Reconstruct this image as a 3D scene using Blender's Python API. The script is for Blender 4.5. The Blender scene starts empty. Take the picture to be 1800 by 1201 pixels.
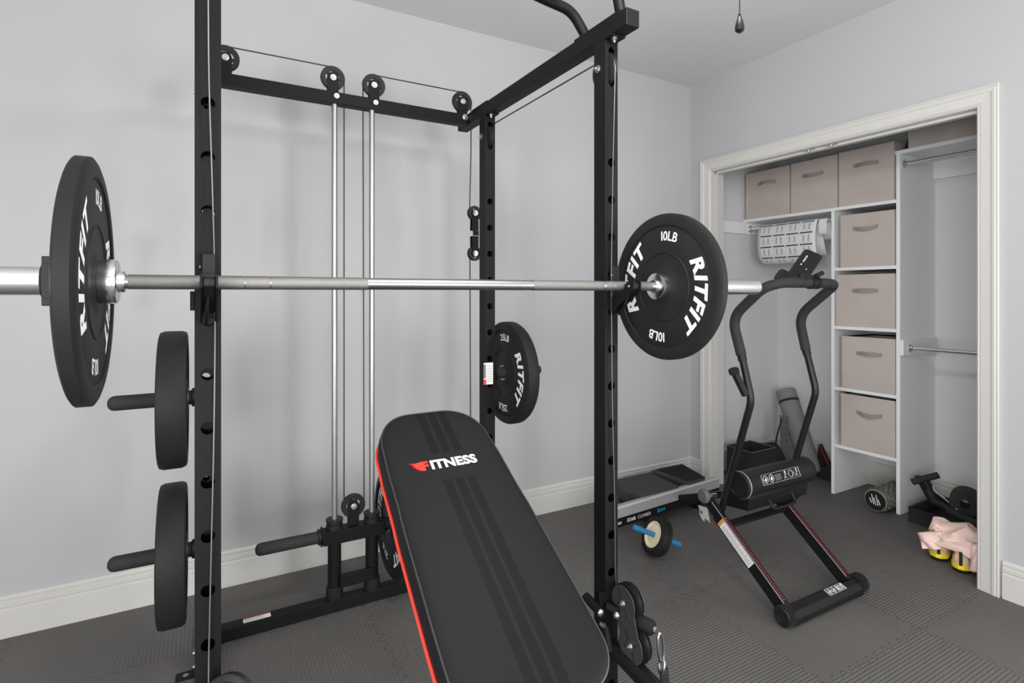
import bpy, bmesh, math, random
from mathutils import Vector, Matrix
random.seed(7)
S = bpy.context.scene
COL = S.collection
PI = math.pi

# ------------------------------------------------------------------ camera
CAMZ = 1.2975
cd = bpy.data.cameras.new('camera'); cam = bpy.data.objects.new('camera', cd); COL.objects.link(cam)
cd.sensor_fit = 'HORIZONTAL'; cd.sensor_width = 36.0; cd.lens = 970.0 / 1800.0 * 36.0
cd.shift_y = -(600.5 - 516.0) / 1800.0
cd.clip_start = 0.02
yaw = math.atan(544 / 970.0)
cam.location = (0, 0, CAMZ); cam.rotation_euler = (PI / 2, 0, -yaw)
S.camera = cam

# ------------------------------------------------------------------ light and exposure
S.view_settings.view_transform = 'Standard'; S.view_settings.look = 'None'
S.view_settings.gamma = 1.0; S.view_settings.use_curve_mapping = False
S.view_settings.exposure = 0.0
S.cycles.use_denoising = True
S.cycles.max_bounces = 8; S.cycles.diffuse_bounces = 7; S.cycles.glossy_bounces = 4
W = bpy.data.worlds.new('daylight'); S.world = W; W.use_nodes = True
W.node_tree.nodes['Background'].inputs[0].default_value = (0.93, 0.96, 1.0, 1)
W.node_tree.nodes['Background'].inputs[1].default_value = 1.5

def area(name, loc, rot, sx, sy, power, color=(1, 1, 1)):
    l = bpy.data.lights.new(name, 'AREA'); l.shape = 'RECTANGLE'; l.size = sx; l.size_y = sy
    l.energy = power; l.color = color
    o = bpy.data.objects.new(name, l); COL.objects.link(o); o.location = loc; o.rotation_euler = rot
    return o
# added fill lights at unseen windows behind the camera and in both side walls
FILL_COL = (1.0, 0.997, 0.99)
area('window_daylight', (-0.9, -1.93, 1.2), (PI / 2, 0, 0), 1.8, 1.75, 56, FILL_COL)
area('window_daylight', (1.35, -1.93, 1.2), (PI / 2, 0, 0), 1.5, 1.75, 44, FILL_COL)
area('window_daylight', (-2.13, -1.0, 1.2), (0, -PI / 2, 0), 1.75, 1.4, 116, FILL_COL)
area('window_daylight', (2.96, -0.9, 1.2), (0, PI / 2, 0), 1.75, 1.4, 54, FILL_COL)
# unseen lamp added for ceiling fill, at the fan implied by the pull chain
gl = bpy.data.lights.new('fan_fill_light', 'POINT'); gl.energy = 48; gl.shadow_soft_size = 0.12; gl.color = (1.0, 0.985, 0.96)
go = bpy.data.objects.new('fan_fill_light', gl); COL.objects.link(go); go.location = (0.90, 0.72, 2.33)

# ------------------------------------------------------------------ materials
def lin(c):
    return tuple(((x / 255.0) / 12.92 if x / 255.0 <= 0.04045 else ((x / 255.0 + 0.055) / 1.055) ** 2.4) for x in c) + (1,)
def mat(name, rgb, rough=0.5, metal=0.0, noise=0.0, nscale=30.0, bump=0.0, bscale=200.0, spec=0.5, coat=0.0):
    m = bpy.data.materials.new(name); m.use_nodes = True
    nt = m.node_tree; b = nt.nodes['Principled BSDF']
    c = lin(rgb)
    b.inputs['Roughness'].default_value = rough; b.inputs['Metallic'].default_value = metal
    b.inputs['Specular IOR Level'].default_value = spec; b.inputs['Coat Weight'].default_value = coat
    tc = nt.nodes.new('ShaderNodeTexCoord')
    n = nt.nodes.new('ShaderNodeTexNoise'); n.inputs['Scale'].default_value = nscale; n.inputs['Detail'].default_value = 4
    nt.links.new(tc.outputs['Object'], n.inputs['Vector'])
    mx = nt.nodes.new('ShaderNodeMix'); mx.data_type = 'RGBA'
    k = 1 - noise
    mx.inputs[6].default_value = (c[0] * k, c[1] * k, c[2] * k, 1)
    k = 1 + noise
    mx.inputs[7].default_value = (min(1, c[0] * k), min(1, c[1] * k), min(1, c[2] * k), 1)
    nt.links.new(n.outputs['Fac'], mx.inputs[0]); nt.links.new(mx.outputs[2], b.inputs['Base Color'])
    if bump:
        n2 = nt.nodes.new('ShaderNodeTexNoise'); n2.inputs['Scale'].default_value = bscale; n2.inputs['Detail'].default_value = 3
        nt.links.new(tc.outputs['Object'], n2.inputs['Vector'])
        bp = nt.nodes.new('ShaderNodeBump'); bp.inputs['Strength'].default_value = bump; bp.inputs['Distance'].default_value = 0.002
        nt.links.new(n2.outputs['Fac'], bp.inputs['Height']); nt.links.new(bp.outputs['Normal'], b.inputs['Normal'])
    return m
M = {}
M['wall'] = mat('wall_paint', (172, 172, 174), 0.55, noise=0.02, nscale=2.0, bump=0.12, bscale=60)
M['closet_wall_lightened'] = mat('wall_paint_closet_lightened', (204, 204, 206), 0.6, noise=0.02, nscale=2.0, bump=0.12, bscale=60)  # wall tone lightened to make up for dim light in the closet
M['ceil'] = mat('ceiling_paint', (208, 209, 209), 0.8, noise=0.02, bump=0.15, bscale=80)
M['trim'] = mat('white_trim_paint', (194, 192, 188), 0.35, noise=0.01)
M['mel'] = mat('white_melamine', (226, 227, 228), 0.4, noise=0.01)
M['black'] = mat('black_powder_coat', (19, 19, 21), 0.5, noise=0.08, nscale=60, bump=0.05, bscale=700, spec=.15)
M['black2'] = mat('black_painted_steel', (20, 20, 21), 0.38, noise=0.08, spec=.3)
M['rubber'] = mat('black_rubber', (34, 34, 35), 0.55, noise=0.12, nscale=14, bump=0.05, bscale=500, spec=.16)
M['groove'] = mat('black_rubber_groove', (22, 22, 23), 0.7)
M['plastic'] = mat('black_plastic', (28, 28, 30), 0.48, noise=0.05, spec=.25)
M['wheel'] = mat('pulley_nylon', (30, 30, 32), 0.42, noise=0.05, spec=.25)
M['foam'] = mat('black_foam', (34, 34, 35), 0.8, noise=0.1, bump=0.3, bscale=500)
M['white'] = mat('white_print', (232, 232, 230), 0.5)
M['cable'] = mat('cable_jacket', (32, 32, 33), 0.4)
M['cable_clear'] = mat('steel_cable', (110, 110, 112), 0.4, 0.5)
M['chrome'] = mat('chrome', (232, 232, 232), 0.22, 1.0)
M['guide'] = mat('guide_rod_chrome', (172, 171, 169), 0.36, .9)
M['plate_grey'] = mat('dark_grey_plate', (62, 62, 65), 0.45, noise=0.05, spec=.25)
M['step'] = mat('charcoal_step_rubber', (52, 52, 53), 0.7, noise=0.06)
M['plate_zinc'] = mat('zinc_plate', (206, 206, 204), 0.4, 0.3)
M['steel'] = mat('brushed_steel', (158, 157, 155), 0.34, 1.0, noise=0.06, nscale=120)
M['knurl'] = mat('knurled_steel', (138, 136, 134), 0.5, 1.0, noise=0.15, nscale=300, bump=0.5, bscale=1400)
M['zinc'] = mat('zinc_bolt', (186, 186, 188), 0.32, 1.0, noise=0.1, nscale=200)
M['red'] = mat('red_piping', (214, 62, 48), 0.5)
M['redlogo'] = mat('red_print', (226, 40, 28), 0.5)
M['grey_pipe'] = mat('grey_seam_cord', (52, 52, 54), 0.35)
M['bin'] = mat('beige_fabric', (184, 174, 168), 0.95, noise=0.10, nscale=7, bump=0.25, bscale=300)
M['binh'] = mat('beige_webbing', (142, 134, 128), 0.9, noise=0.05, bump=0.3, bscale=500)
M['silver'] = mat('silver_anodised', (172, 172, 174), 0.38, 0.35, noise=0.03)
M['paper'] = mat('white_paper', (222, 220, 221), 0.8, noise=0.02)
M['ink'] = mat('dark_ink', (62, 62, 64), 0.8)
M['ink2'] = mat('grey_ink', (120, 120, 122), 0.8)
M['yoga'] = mat('grey_yoga_foam', (122, 121, 120), 0.85, noise=0.05, bump=0.3, bscale=400)
M['leather'] = mat('grey_leather', (84, 84, 86), 0.7, noise=0.06)
M['fabricblk'] = mat('black_fabric', (34, 33, 33), 0.95, noise=0.1, bump=0.3, bscale=500)
M['redfab'] = mat('red_fabric', (150, 34, 44), 0.85, noise=0.1)
M['pink'] = mat('pale_pink_cotton', (236, 205, 194), 0.9, noise=0.04, bump=0.3, bscale=300)
M['yellow'] = mat('yellow_foam_sole', (240, 214, 20), 0.5)
M['shoe'] = mat('peach_shoe_mesh', (208, 178, 140), 0.8, noise=0.16, nscale=26, bump=0.3, bscale=600)
M['blue'] = mat('blue_plastic', (32, 112, 160), 0.4, noise=0.04)
M['cream'] = mat('cream_plastic', (238, 224, 188), 0.5)
M['cyan'] = mat('cyan_print', (40, 150, 200), 0.5)
M['orange'] = mat('orange_print', (214, 140, 70), 0.5)
M['redprint'] = mat('dark_red_print', (150, 44, 44), 0.5)
M['roller'] = mat('camouflage_foam', (104, 108, 98), 0.6, noise=0.85, nscale=34)
M['greyplastic'] = mat('grey_plastic', (150, 150, 148), 0.5, noise=0.04)
M['bronze'] = mat('dark_bronze', (46, 42, 40), 0.35, 0.6)
M['glass'] = mat('window_glass', (225, 232, 236), 0.05)

def pad_material():
    m = mat('black_vinyl', (28, 28, 30), 0.55, spec=.12, noise=0.10, nscale=5, bump=0.18, bscale=9)
    nt = m.node_tree; b = nt.nodes['Principled BSDF']
    tc = nt.nodes.new('ShaderNodeTexCoord'); sp = nt.nodes.new('ShaderNodeSeparateXYZ')
    nt.links.new(tc.outputs['Object'], sp.inputs[0])
    def mth(op, a, b_=None):
        n = nt.nodes.new('ShaderNodeMath'); n.operation = op
        for i, v in enumerate((a, b_)):
            if v is None: continue
            if isinstance(v, (int, float)): n.inputs[i].default_value = v
            else: nt.links.new(v, n.inputs[i])
        return n.outputs[0]
    # three darker printed bands running the length of the pad, interrupted round the lettering
    acc = None
    for c0 in (-0.021, 0.008, 0.037):
        d = mth('ABSOLUTE', mth('SUBTRACT', sp.outputs[0], c0)); k = mth('LESS_THAN', d, 0.0105)
        acc = k if acc is None else mth('MAXIMUM', acc, k)
    y = sp.outputs[1]
    gap = mth('MULTIPLY', mth('GREATER_THAN', y, 0.485), mth('LESS_THAN', y, 0.565))
    top = mth('LESS_THAN', sp.outputs[2], -0.002)
    msk = mth('MULTIPLY', mth('MULTIPLY', acc, mth('SUBTRACT', 1.0, gap)), mth('SUBTRACT', 1.0, top))
    old = b.inputs['Base Color'].links[0].from_socket
    mx = nt.nodes.new('ShaderNodeMix'); mx.data_type = 'RGBA'
    nt.links.new(msk, mx.inputs[0]); nt.links.new(old, mx.inputs[6]); mx.inputs[7].default_value = lin((20, 20, 20))
    nt.links.new(mx.outputs[2], b.inputs['Base Color'])
    return m
M['pad'] = pad_material()

def floor_material():
    m = bpy.data.materials.new('interlocking_foam_mat'); m.use_nodes = True
    nt = m.node_tree; b = nt.nodes['Principled BSDF']; b.inputs['Roughness'].default_value = 0.62
    tc = nt.nodes.new('ShaderNodeTexCoord'); sp = nt.nodes.new('ShaderNodeSeparateXYZ'); nt.links.new(tc.outputs['Object'], sp.inputs[0])
    def mth(op, a, b_=None, c_=None):
        n = nt.nodes.new('ShaderNodeMath'); n.operation = op
        for i, v in enumerate((a, b_, c_)):
            if v is None: continue
            if isinstance(v, (int, float)): n.inputs[i].default_value = v
            else: nt.links.new(v, n.inputs[i])
        return n.outputs[0]
    T = 0.61
    x, y = sp.outputs[0], sp.outputs[1]
    def tri(v):   # rounded zig-zag for the jigsaw edge
        return mth('MULTIPLY', mth('SINE', mth('MULTIPLY', v, 2 * PI / 0.052)), 0.011)
    xs = mth('ADD', mth('ADD', x, 0.02), tri(y)); ys = mth('ADD', mth('ADD', y, 0.13), tri(x))
    ux = mth('DIVIDE', xs, T); uy = mth('DIVIDE', ys, T)
    def seam(u):
        d = mth('ABSOLUTE', mth('SUBTRACT', mth('FRACT', u), 0.5))
        return mth('GREATER_THAN', d, 0.4968)
    sm = mth('MAXIMUM', seam(ux), seam(uy))
    par = mth('MODULO', mth('ABSOLUTE', mth('ADD', mth('FLOOR', ux), mth('FLOOR', uy))), 2.0)
    par = mth('GREATER_THAN', par, 0.5)
    # raised ribs and pips, turned a quarter from tile to tile
    f = 2 * PI / 0.0130
    def rib(a, c):
        return mth('MULTIPLY', mth('SINE', mth('MULTIPLY', a, f)), mth('ADD', 0.75, mth('MULTIPLY', mth('SINE', mth('MULTIPLY', c, f * 0.5)), 0.45)))
    r1 = rib(x, y); r2 = rib(y, x)
    r = mth('ADD', mth('MULTIPLY', r1, par), mth('MULTIPLY', r2, mth('SUBTRACT', 1.0, par)))
    h = mth('SUBTRACT', r, mth('MULTIPLY', sm, 3.0))
    bp = nt.nodes.new('ShaderNodeBump'); bp.inputs['Strength'].default_value = 0.42; bp.inputs['Distance'].default_value = 0.0020
    nt.links.new(h, bp.inputs['Height']); nt.links.new(bp.outputs['Normal'], b.inputs['Normal'])
    n = nt.nodes.new('ShaderNodeTexNoise'); n.inputs['Scale'].default_value = 2.2; n.inputs['Detail'].default_value = 6
    nt.links.new(tc.outputs['Object'], n.inputs['Vector'])
    cr = nt.nodes.new('ShaderNodeMix'); cr.data_type = 'RGBA'
    cr.inputs[6].default_value = lin((80, 78, 76)); cr.inputs[7].default_value = lin((101, 98, 95))
    nt.links.new(n.outputs['Fac'], cr.inputs[0])
    c2 = nt.nodes.new('ShaderNodeMix'); c2.data_type = 'RGBA'; c2.inputs[7].default_value = lin((50, 49, 49))
    nt.links.new(mth('MULTIPLY', sm, 0.6), c2.inputs[0]); nt.links.new(cr.outputs[2], c2.inputs[6])
    nt.links.new(c2.outputs[2], b.inputs['Base Color'])
    return m
M['floor'] = floor_material()

# ------------------------------------------------------------------ geometry helpers
V = Vector
def frame(z, hint=None):
    z = V(z).normalized()
    h = V(hint) if hint is not None else (V((0, 0, 1)) if abs(z.z) < 0.9 else V((1, 0, 0)))
    x = h.cross(z)
    if x.length < 1e-6: x = V((1, 0, 0)).cross(z)
    x.normalize(); y = z.cross(x)
    return x, y, z
class MB:
    def __init__(s): s.v = []; s.f = []; s.sm = []
    def add(s, vs, fs, smooth=False, mtx=None):
        o = len(s.v)
        for p in vs:
            p = V(p)
            s.v.append(tuple(mtx @ p) if mtx is not None else tuple(p))
        for f in fs: s.f.append([i + o for i in f]); s.sm.append(smooth)
        return s
    def box(s, a, b, mtx=None):
        x0, y0, z0 = a; x1, y1, z1 = b
        vs = [(x, y, z) for x in (x0, x1) for y in (y0, y1) for z in (z0, z1)]
        return s.add(vs, [(0, 1, 3, 2), (4, 6, 7, 5), (0, 4, 5, 1), (2, 3, 7, 6), (0, 2, 6, 4), (1, 5, 7, 3)], False, mtx)
    def cyl(s, p0, p1, r, r1=None, n=24, caps=True, smooth=True):
        p0, p1 = V(p0), V(p1); r1 = r if r1 is None else r1
        x, y, z = frame(p1 - p0)
        vs = []
        for i in range(n):
            a = 2 * PI * i / n; d = x * math.cos(a) + y * math.sin(a)
            vs += [p0 + d * r, p1 + d * r1]
        fs = [(2 * i, 2 * ((i + 1) % n), 2 * ((i + 1) % n) + 1, 2 * i + 1) for i in range(n)]
        s.add(vs, fs, smooth)
        if caps:
            s.add([vs[2 * i] for i in range(n)], [tuple(reversed(range(n)))]); s.add([vs[2 * i + 1] for i in range(n)], [tuple(range(n))])
        return s
    def lathe(s, prof, o, ax, n=48, hint=None):      # prof: (radius, height) pairs
        x, y, z = frame(ax, hint); o = V(o); k = len(prof); vs = []
        for i in range(n):
            a = 2 * PI * i / n; d = x * math.cos(a) + y * math.sin(a)
            for r, h in prof: vs.append(o + d * r + z * h)
        fs = []
        for i in range(n):
            j = (i + 1) % n
            for q in range(k - 1): fs.append((i * k + q, j * k + q, j * k + q + 1, i * k + q + 1))
        return s.add(vs, fs, True)
    def tube(s, pts, r, n=14, bend=0.0, seg=6, caps=True, square=None):
        pts = [V(p) for p in pts]
        if bend:
            out = [pts[0]]
            for i in range(1, len(pts) - 1):
                a, b, c = pts[i - 1], pts[i], pts[i + 1]
                d1 = (a - b); d2 = (c - b); L = min(bend, d1.length * .48, d2.length * .48)
                p = b + d1.normalized() * L; q = b + d2.normalized() * L
                for k in range(seg + 1):
                    t = k / seg; out.append(p * (1 - t) ** 2 + b * 2 * t * (1 - t) + q * t * t)
            out.append(pts[-1]); pts = out
        x, y, z = frame(pts[1] - pts[0]); vs = []; m = len(pts)
        prev = z
        for i, p in enumerate(pts):
            t = (pts[min(i + 1, m - 1)] - pts[max(i - 1, 0)]).normalized()
            q = prev.rotation_difference(t); x = q @ x; y = q @ y; prev = t
            rr = r[i] if isinstance(r, (list, tuple)) else r
            for j in range(n):
                a = 2 * PI * j / n; vs.append(p + (x * math.cos(a) + y * math.sin(a)) * rr)
        fs = [(i * n + j, i * n + (j + 1) % n, (i + 1) * n + (j + 1) % n, (i + 1) * n + j) for i in range(m - 1) for j in range(n)]
        s.add(vs, fs, True)
        if caps:
            s.add(vs[:n], [tuple(reversed(range(n)))]); s.add(vs[-n:], [tuple(range(n))])
        return s
    def ball(s, c, r, n=16, sc=(1, 1, 1)):
        vs = []; fs = []
        for i in range(n + 1):
            a = PI * i / n
            for j in range(2 * n):
                b = PI * j / n; vs.append(V(c) + V((math.sin(a) * math.cos(b) * sc[0], math.sin(a) * math.sin(b) * sc[1], math.cos(a) * sc[2])) * r)
        for i in range(n):
            for j in range(2 * n): fs.append((i * 2 * n + j, i * 2 * n + (j + 1) % (2 * n), (i + 1) * 2 * n + (j + 1) % (2 * n), (i + 1) * 2 * n + j))
        return s.add(vs, fs, True)
    def prism(s, poly, o, u, w, d):   # poly in the (u, w) plane at o, extruded by vector d
        o, u, w, d = V(o), V(u), V(w), V(d); n = len(poly)
        a = [o + u * p[0] + w * p[1] for p in poly]; b = [p + d for p in a]
        s.add(a + b, [tuple(reversed(range(n))), tuple(range(n, 2 * n))] + [(i, (i + 1) % n, n + (i + 1) % n, n + i) for i in range(n)])
        return s
    def bar(s, p0, p1, w, h, up=(0, 0, 1)):     # rectangular bar of section w x h between two points
        p0, p1 = V(p0), V(p1); z = (p1 - p0).normalized(); x = V(up).cross(z).normalized(); y = z.cross(x)
        L = (p1 - p0).length
        m = Matrix((x, y, z)).transposed().to_4x4(); m.translation = p0
        return s.box((-w / 2, -h / 2, 0), (w / 2, h / 2, L), m)
    def build(s, name, m, parent=None, bevel=0.0, seg=2, loc=None):
        me = bpy.data.meshes.new(name); me.from_pydata(s.v, [], s.f)
        me.polygons.foreach_set('use_smooth', s.sm); me.update()
        bm = bmesh.new(); bm.from_mesh(me)
        bmesh.ops.remove_doubles(bm, verts=bm.verts, dist=1e-6)
        bmesh.ops.recalc_face_normals(bm, faces=bm.faces)
        for e in bm.edges:
            if len(e.link_faces) == 2 and e.calc_face_angle(0) > math.radians(34): e.smooth = False
        bm.to_mesh(me); bm.free()
        me.materials.append(M[m] if isinstance(m, str) else m)
        o = bpy.data.objects.new(name, me); COL.objects.link(o)
        if parent is not None:
            o.parent = parent
            w = V((0, 0, 0)); q = parent
            while q is not None: w += q.location; q = q.parent
            if loc is None: o.location = -w if w.length else (0, 0, 0)
            else: o.location = loc
        elif loc is not None: o.location = loc
        if bevel:
            b = o.modifiers.new('bevel', 'BEVEL'); b.width = bevel; b.segments = seg; b.limit_method = 'ANGLE'; b.angle_limit = math.radians(40)
        return o
def tag(o, label=None, cat=None, group=None, kind=None):
    if label: o['label'] = label
    if cat: o['category'] = cat
    if group: o['group'] = group
    if kind: o['kind'] = kind
    return o
def empty(name, loc=(0, 0, 0), label=None, cat=None, group=None):
    o = bpy.data.objects.new(name, None); COL.objects.link(o); o.location = loc; o.empty_display_size = 0.05
    return tag(o, label, cat, group)
def lab(o, s): o['label'] = s; return o
def copy_tree(o, parent=None):
    c = o.copy(); COL.objects.link(c)
    if parent is not None: c.parent = parent
    for ch in list(o.children): copy_tree(ch, c)
    return c
def rounded(x0, y0, x1, y1, r, n=5):
    out = []
    for cx, cy, a0 in ((x1 - r, y1 - r, 0), (x0 + r, y1 - r, 90), (x0 + r, y0 + r, 180), (x1 - r, y0 + r, 270)):
        for k in range(n + 1):
            a = math.radians(a0 + 90 * k / n); out.append((cx + r * math.cos(a), cy + r * math.sin(a)))
    return out

# flat lettering from the built-in font
_tc = {}
def glyphs(s, bold=0.0, spacing=1.0):
    key = (s, bold, spacing)
    if key not in _tc:
        c = bpy.data.curves.new('t', 'FONT'); c.body = s; c.size = 1.0; c.offset = bold; c.space_character = spacing; c.resolution_u = 3
        o = bpy.data.objects.new('t', c); COL.objects.link(o)
        dg = bpy.context.evaluated_depsgraph_get(); me = o.evaluated_get(dg).to_mesh()
        vs = [tuple(v.co) for v in me.vertices]; fs = [tuple(p.vertices) for p in me.polygons]
        o.evaluated_get(dg).to_mesh_clear(); bpy.data.objects.remove(o); bpy.data.curves.remove(c)
        _tc[key] = (vs, fs)
    return _tc[key]
def text_at(mb, s, o, u, w, size, bold=0.0, shear=0.0, sx=1.0, center=True, spacing=1.0, lift=0.0):
    vs, fs = glyphs(s, bold, spacing)
    if not vs: return
    x0 = min(v[0] for v in vs); x1 = max(v[0] for v in vs)
    u = V(u).normalized(); w = V(w).normalized(); nn = u.cross(w); o = V(o) + nn * lift
    cx = (x0 + x1) / 2 if center else x0
    mb.add([o + u * ((v[0] - cx) * sx + v[1] * shear) * size + w * v[1] * size for v in vs], fs)
    return (x1 - x0) * size * sx
def arc_text(mb, s, c, nrm, upv, rad, ang, size, bold=0.02, shear=0.0, sx=1.0, gap=0.0, lift=0.0):
    # letters round a circle, tops outward, read clockwise as seen against nrm; ang = clockwise from up
    nrm = V(nrm).normalized(); upv = V(upv).normalized(); right = upv.cross(nrm)
    ws = []
    for ch in s:
        vs, _ = glyphs(ch, bold); ws.append((max(v[0] for v in vs) - min(v[0] for v in vs)) * size * sx + gap)
    tot = sum(ws); a = ang - tot / 2 / rad
    for ch, wd in zip(s, ws):
        m = a + wd / 2 / rad; a += wd / rad
        out = upv * math.cos(m) + right * math.sin(m); tan = right * math.cos(m) - upv * math.sin(m)
        text_at(mb, ch, V(c) + out * (rad - size * 0.36), tan, out, size, bold, shear, sx, True, 1.0, lift)

# ------------------------------------------------------------------ the room
YW, XW, ZC = 2.755, 2.981, 2.741          # back wall, right wall, ceiling
XL, YF = -2.15, -1.95                     # left wall and the wall behind the camera
CX, CYL, CYR = 3.975, 2.781, 0.80         # closet back wall and ends
OY0, OY1, OZ = 1.095, 2.595, 2.135        # rough opening in the right wall
def struct(name, mb, m, parent=None, bevel=0.0):
    o = mb.build(name, m, parent, bevel)
    if parent is None: o['kind'] = 'structure'
    return o
struct('floor', MB().box((XL - .1, YF - .1, -0.05), (CX + .1, YW + .15, 0)), 'floor')
struct('ceiling', MB().box((XL - .1, YF - .1, ZC), (CX + .1, YW + .15, ZC + .1)), 'ceil')
struct('wall_back', MB().box((XL - .1, YW, 0), (XW + .0, YW + .1, ZC)), 'wall')
r = MB()
WZ0, WZ1 = .32, 2.08
r.box((XW, OY1, 0), (XW + .115, YW + .1, ZC)); r.box((XW, OY0, OZ), (XW + .115, OY1, ZC))
r.box((XW, -.2, 0), (XW + .115, OY0, ZC)); r.box((XW, YF, 0), (XW + .115, -1.6, ZC)); r.box((XW, -1.6, 0), (XW + .115, -.2, WZ0)); r.box((XW, -1.6, WZ1), (XW + .115, -.2, ZC))
struct('wall_right', r, 'wall')
# left wall with a window opening, and the wall behind the camera with two more
r = MB(); r.box((XL - .1, YF, 0), (XL, -1.7, ZC)); r.box((XL - .1, -.3, 0), (XL, YW, ZC)); r.box((XL - .1, -1.7, 0), (XL, -.3, WZ0)); r.box((XL - .1, -1.7, WZ1), (XL, -.3, ZC))
struct('wall_left', r, 'wall')
r = MB(); r.box((XL - .1, YF - .1, 0), (-1.8, YF, ZC)); r.box((0, YF - .1, 0), (.6, YF, ZC)); r.box((2.1, YF - .1, 0), (XW + .115, YF, ZC))
for x0, x1 in ((-1.8, 0), (.6, 2.1)): r.box((x0, YF - .1, 0), (x1, YF, WZ0)); r.box((x0, YF - .1, WZ1), (x1, YF, ZC))
struct('wall_front', r, 'wall')
def window(n, a, b, axis):  # unseen window frames, placed and sized to suit the added fill lights
    f = MB()
    (x0, y0, z0), (x1, y1, z1) = a, b
    if axis == 'x':
        for p, q in (((x0, y0, z0), (x0 + .05, y1, z1)), ((x1 - .05, y0, z0), (x1, y1, z1)), ((x0, y0, z0), (x1, y1, z0 + .05)), ((x0, y0, z1 - .05), (x1, y1, z1)), (((x0 + x1) / 2 - .02, y0, z0), ((x0 + x1) / 2 + .02, y1, z1))): f.box(p, q)
    else:
        for p, q in (((x0, y0, z0), (x1, y0 + .05, z1)), ((x0, y1 - .05, z0), (x1, y1, z1)), ((x0, y0, z0), (x1, y1, z0 + .05)), ((x0, y0, z1 - .05), (x1, y1, z1)), ((x0, (y0 + y1) / 2 - .02, z0), (x1, (y0 + y1) / 2 + .02, z1))): f.box(p, q)
    struct('window_%d' % n, f, 'trim')
window(1, (-1.8, YF - .09, WZ0), (0, YF - .05, WZ1), 'x')
window(2, (.6, YF - .09, WZ0), (2.1, YF - .05, WZ1), 'x')
window(3, (XL - .09, -1.7, WZ0), (XL - .05, -.3, WZ1), 'y')
window(4, (XW + .05, -1.6, WZ0), (XW + .09, -.2, WZ1), 'y')
# closet shell
struct('wall_closet_back', MB().box((CX, CYR - .1, 0), (CX + .1, CYL + .1, ZC)), 'closet_wall_lightened')
struct('wall_closet_left', MB().box((XW + .115, CYL, 0), (CX, CYL + .1, ZC)), 'closet_wall_lightened')
struct('wall_closet_right', MB().box((XW + .115, CYR - .1, 0), (CX, CYR, ZC)), 'closet_wall_lightened')
# baseboards: moulded profile swept along each wall
BP = [(0, 0), (.015, 0), (.015, .104), (.011, .108), (.011, .112), (.014, .116), (.014, .131), (.009, .135), (.009, .139), (.0115, .142), (.0115, .149), (.006, .156), (0, .158)]
def base(name, p0, p1, inward):
    d = V(p1) - V(p0); struct(name, MB().prism(BP, p0, inward, (0, 0, 1), d), 'trim')
base('baseboard_back', (XL, YW, 0), (XW, YW, 0), (0, -1, 0))
base('baseboard_right_rear', (XW, OY1 + .068, 0), (XW, YW, 0), (-1, 0, 0))
base('baseboard_right', (XW, YF, 0), (XW, OY0 - .068, 0), (-1, 0, 0))
base('baseboard_left', (XL, YF, 0), (XL, YW, 0), (1, 0, 0))
base('baseboard_closet_back', (CX, CYR, 0), (CX, CYL, 0), (-1, 0, 0))
base('baseboard_closet_left', (XW + .115, CYL, 0), (CX, CYL, 0), (0, -1, 0))
# closet casing, moulded, with mitred head
CP = [(0, .0), (0, .009), (.006, .013), (.010, .009), (.014, .013), (.05, .017), (.056, .021), (.066, .023), (.072, .019), (.076, .023), (.082, .021), (.082, 0)]
def casing():
    m = MB(); y0, y1, z = OY0 + .022, OY1 - .022, OZ - .018
    n = len(CP); rings = []
    for (yy, zz, sy, sz) in ((y0, 0, -1, 0), (y0, z, -1, 1), (y1, z, 1, 1), (y1, 0, 1, 0)):
        rings.append([V((XW - t, yy + sy * w, zz + sz * w)) for w, t in CP])
    vs = [p for r_ in rings for p in r_]; fs = []
    for k in range(3):
        for i in range(n - 1): fs.append((k * n + i, k * n + i + 1, (k + 1) * n + i + 1, (k + 1) * n + i))
    m.add(vs, fs)
    return m
struct('trim_1', casing(), 'trim')
# jamb liners with the sliding track and stop
j = MB()
for y in (OY0, OY1 - .02): j.box((XW - .002, y, 0), (XW + .118, y + .02, OZ))
j.box((XW - .002, OY0, OZ - .02), (XW + .118, OY1, OZ))
j.box((XW + .030, OY1 - .032, 0), (XW + .062, OY1 - .02, OZ - .02)); j.box((XW + .030, OY0 + .02, OZ - .034), (XW + .062, OY1 - .02, OZ - .02))
j.box((XW + .030, OY0 + .02, 0), (XW + .062, OY0 + .032, OZ - .02))
struct('trim_2', j, 'trim', bevel=.0015)
def catch(y):
    k = MB(); k.box((XW + .004, y - .03, OZ - .026), (XW + .026, y + .03, OZ - .0195)); k.cyl((XW + .015, y, OZ - .034), (XW + .015, y, OZ - .026), .007)
    return k
for i, y in enumerate((1.905, 1.778)):
    o = catch(y).build('door_catch', 'zinc', None)
    tag(o, ['metal door catch under closet header, farther one', 'metal door catch under closet header, nearer the right'][i], 'catch', 'door catches under the closet header')

# ------------------------------------------------------------------ power rack
RF, RB_ = 1.3216, 2.138           # front faces of the front and rear uprights
LX, RX, UW, UD = -0.0145, 1.065, 0.049, 0.054
MX = (LX + RX + UW) / 2           # centre line
rack = empty('power_rack', (MX, 1.75, 0), 'black steel power rack with chrome guide rods and cable pulleys', 'power rack')

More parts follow.
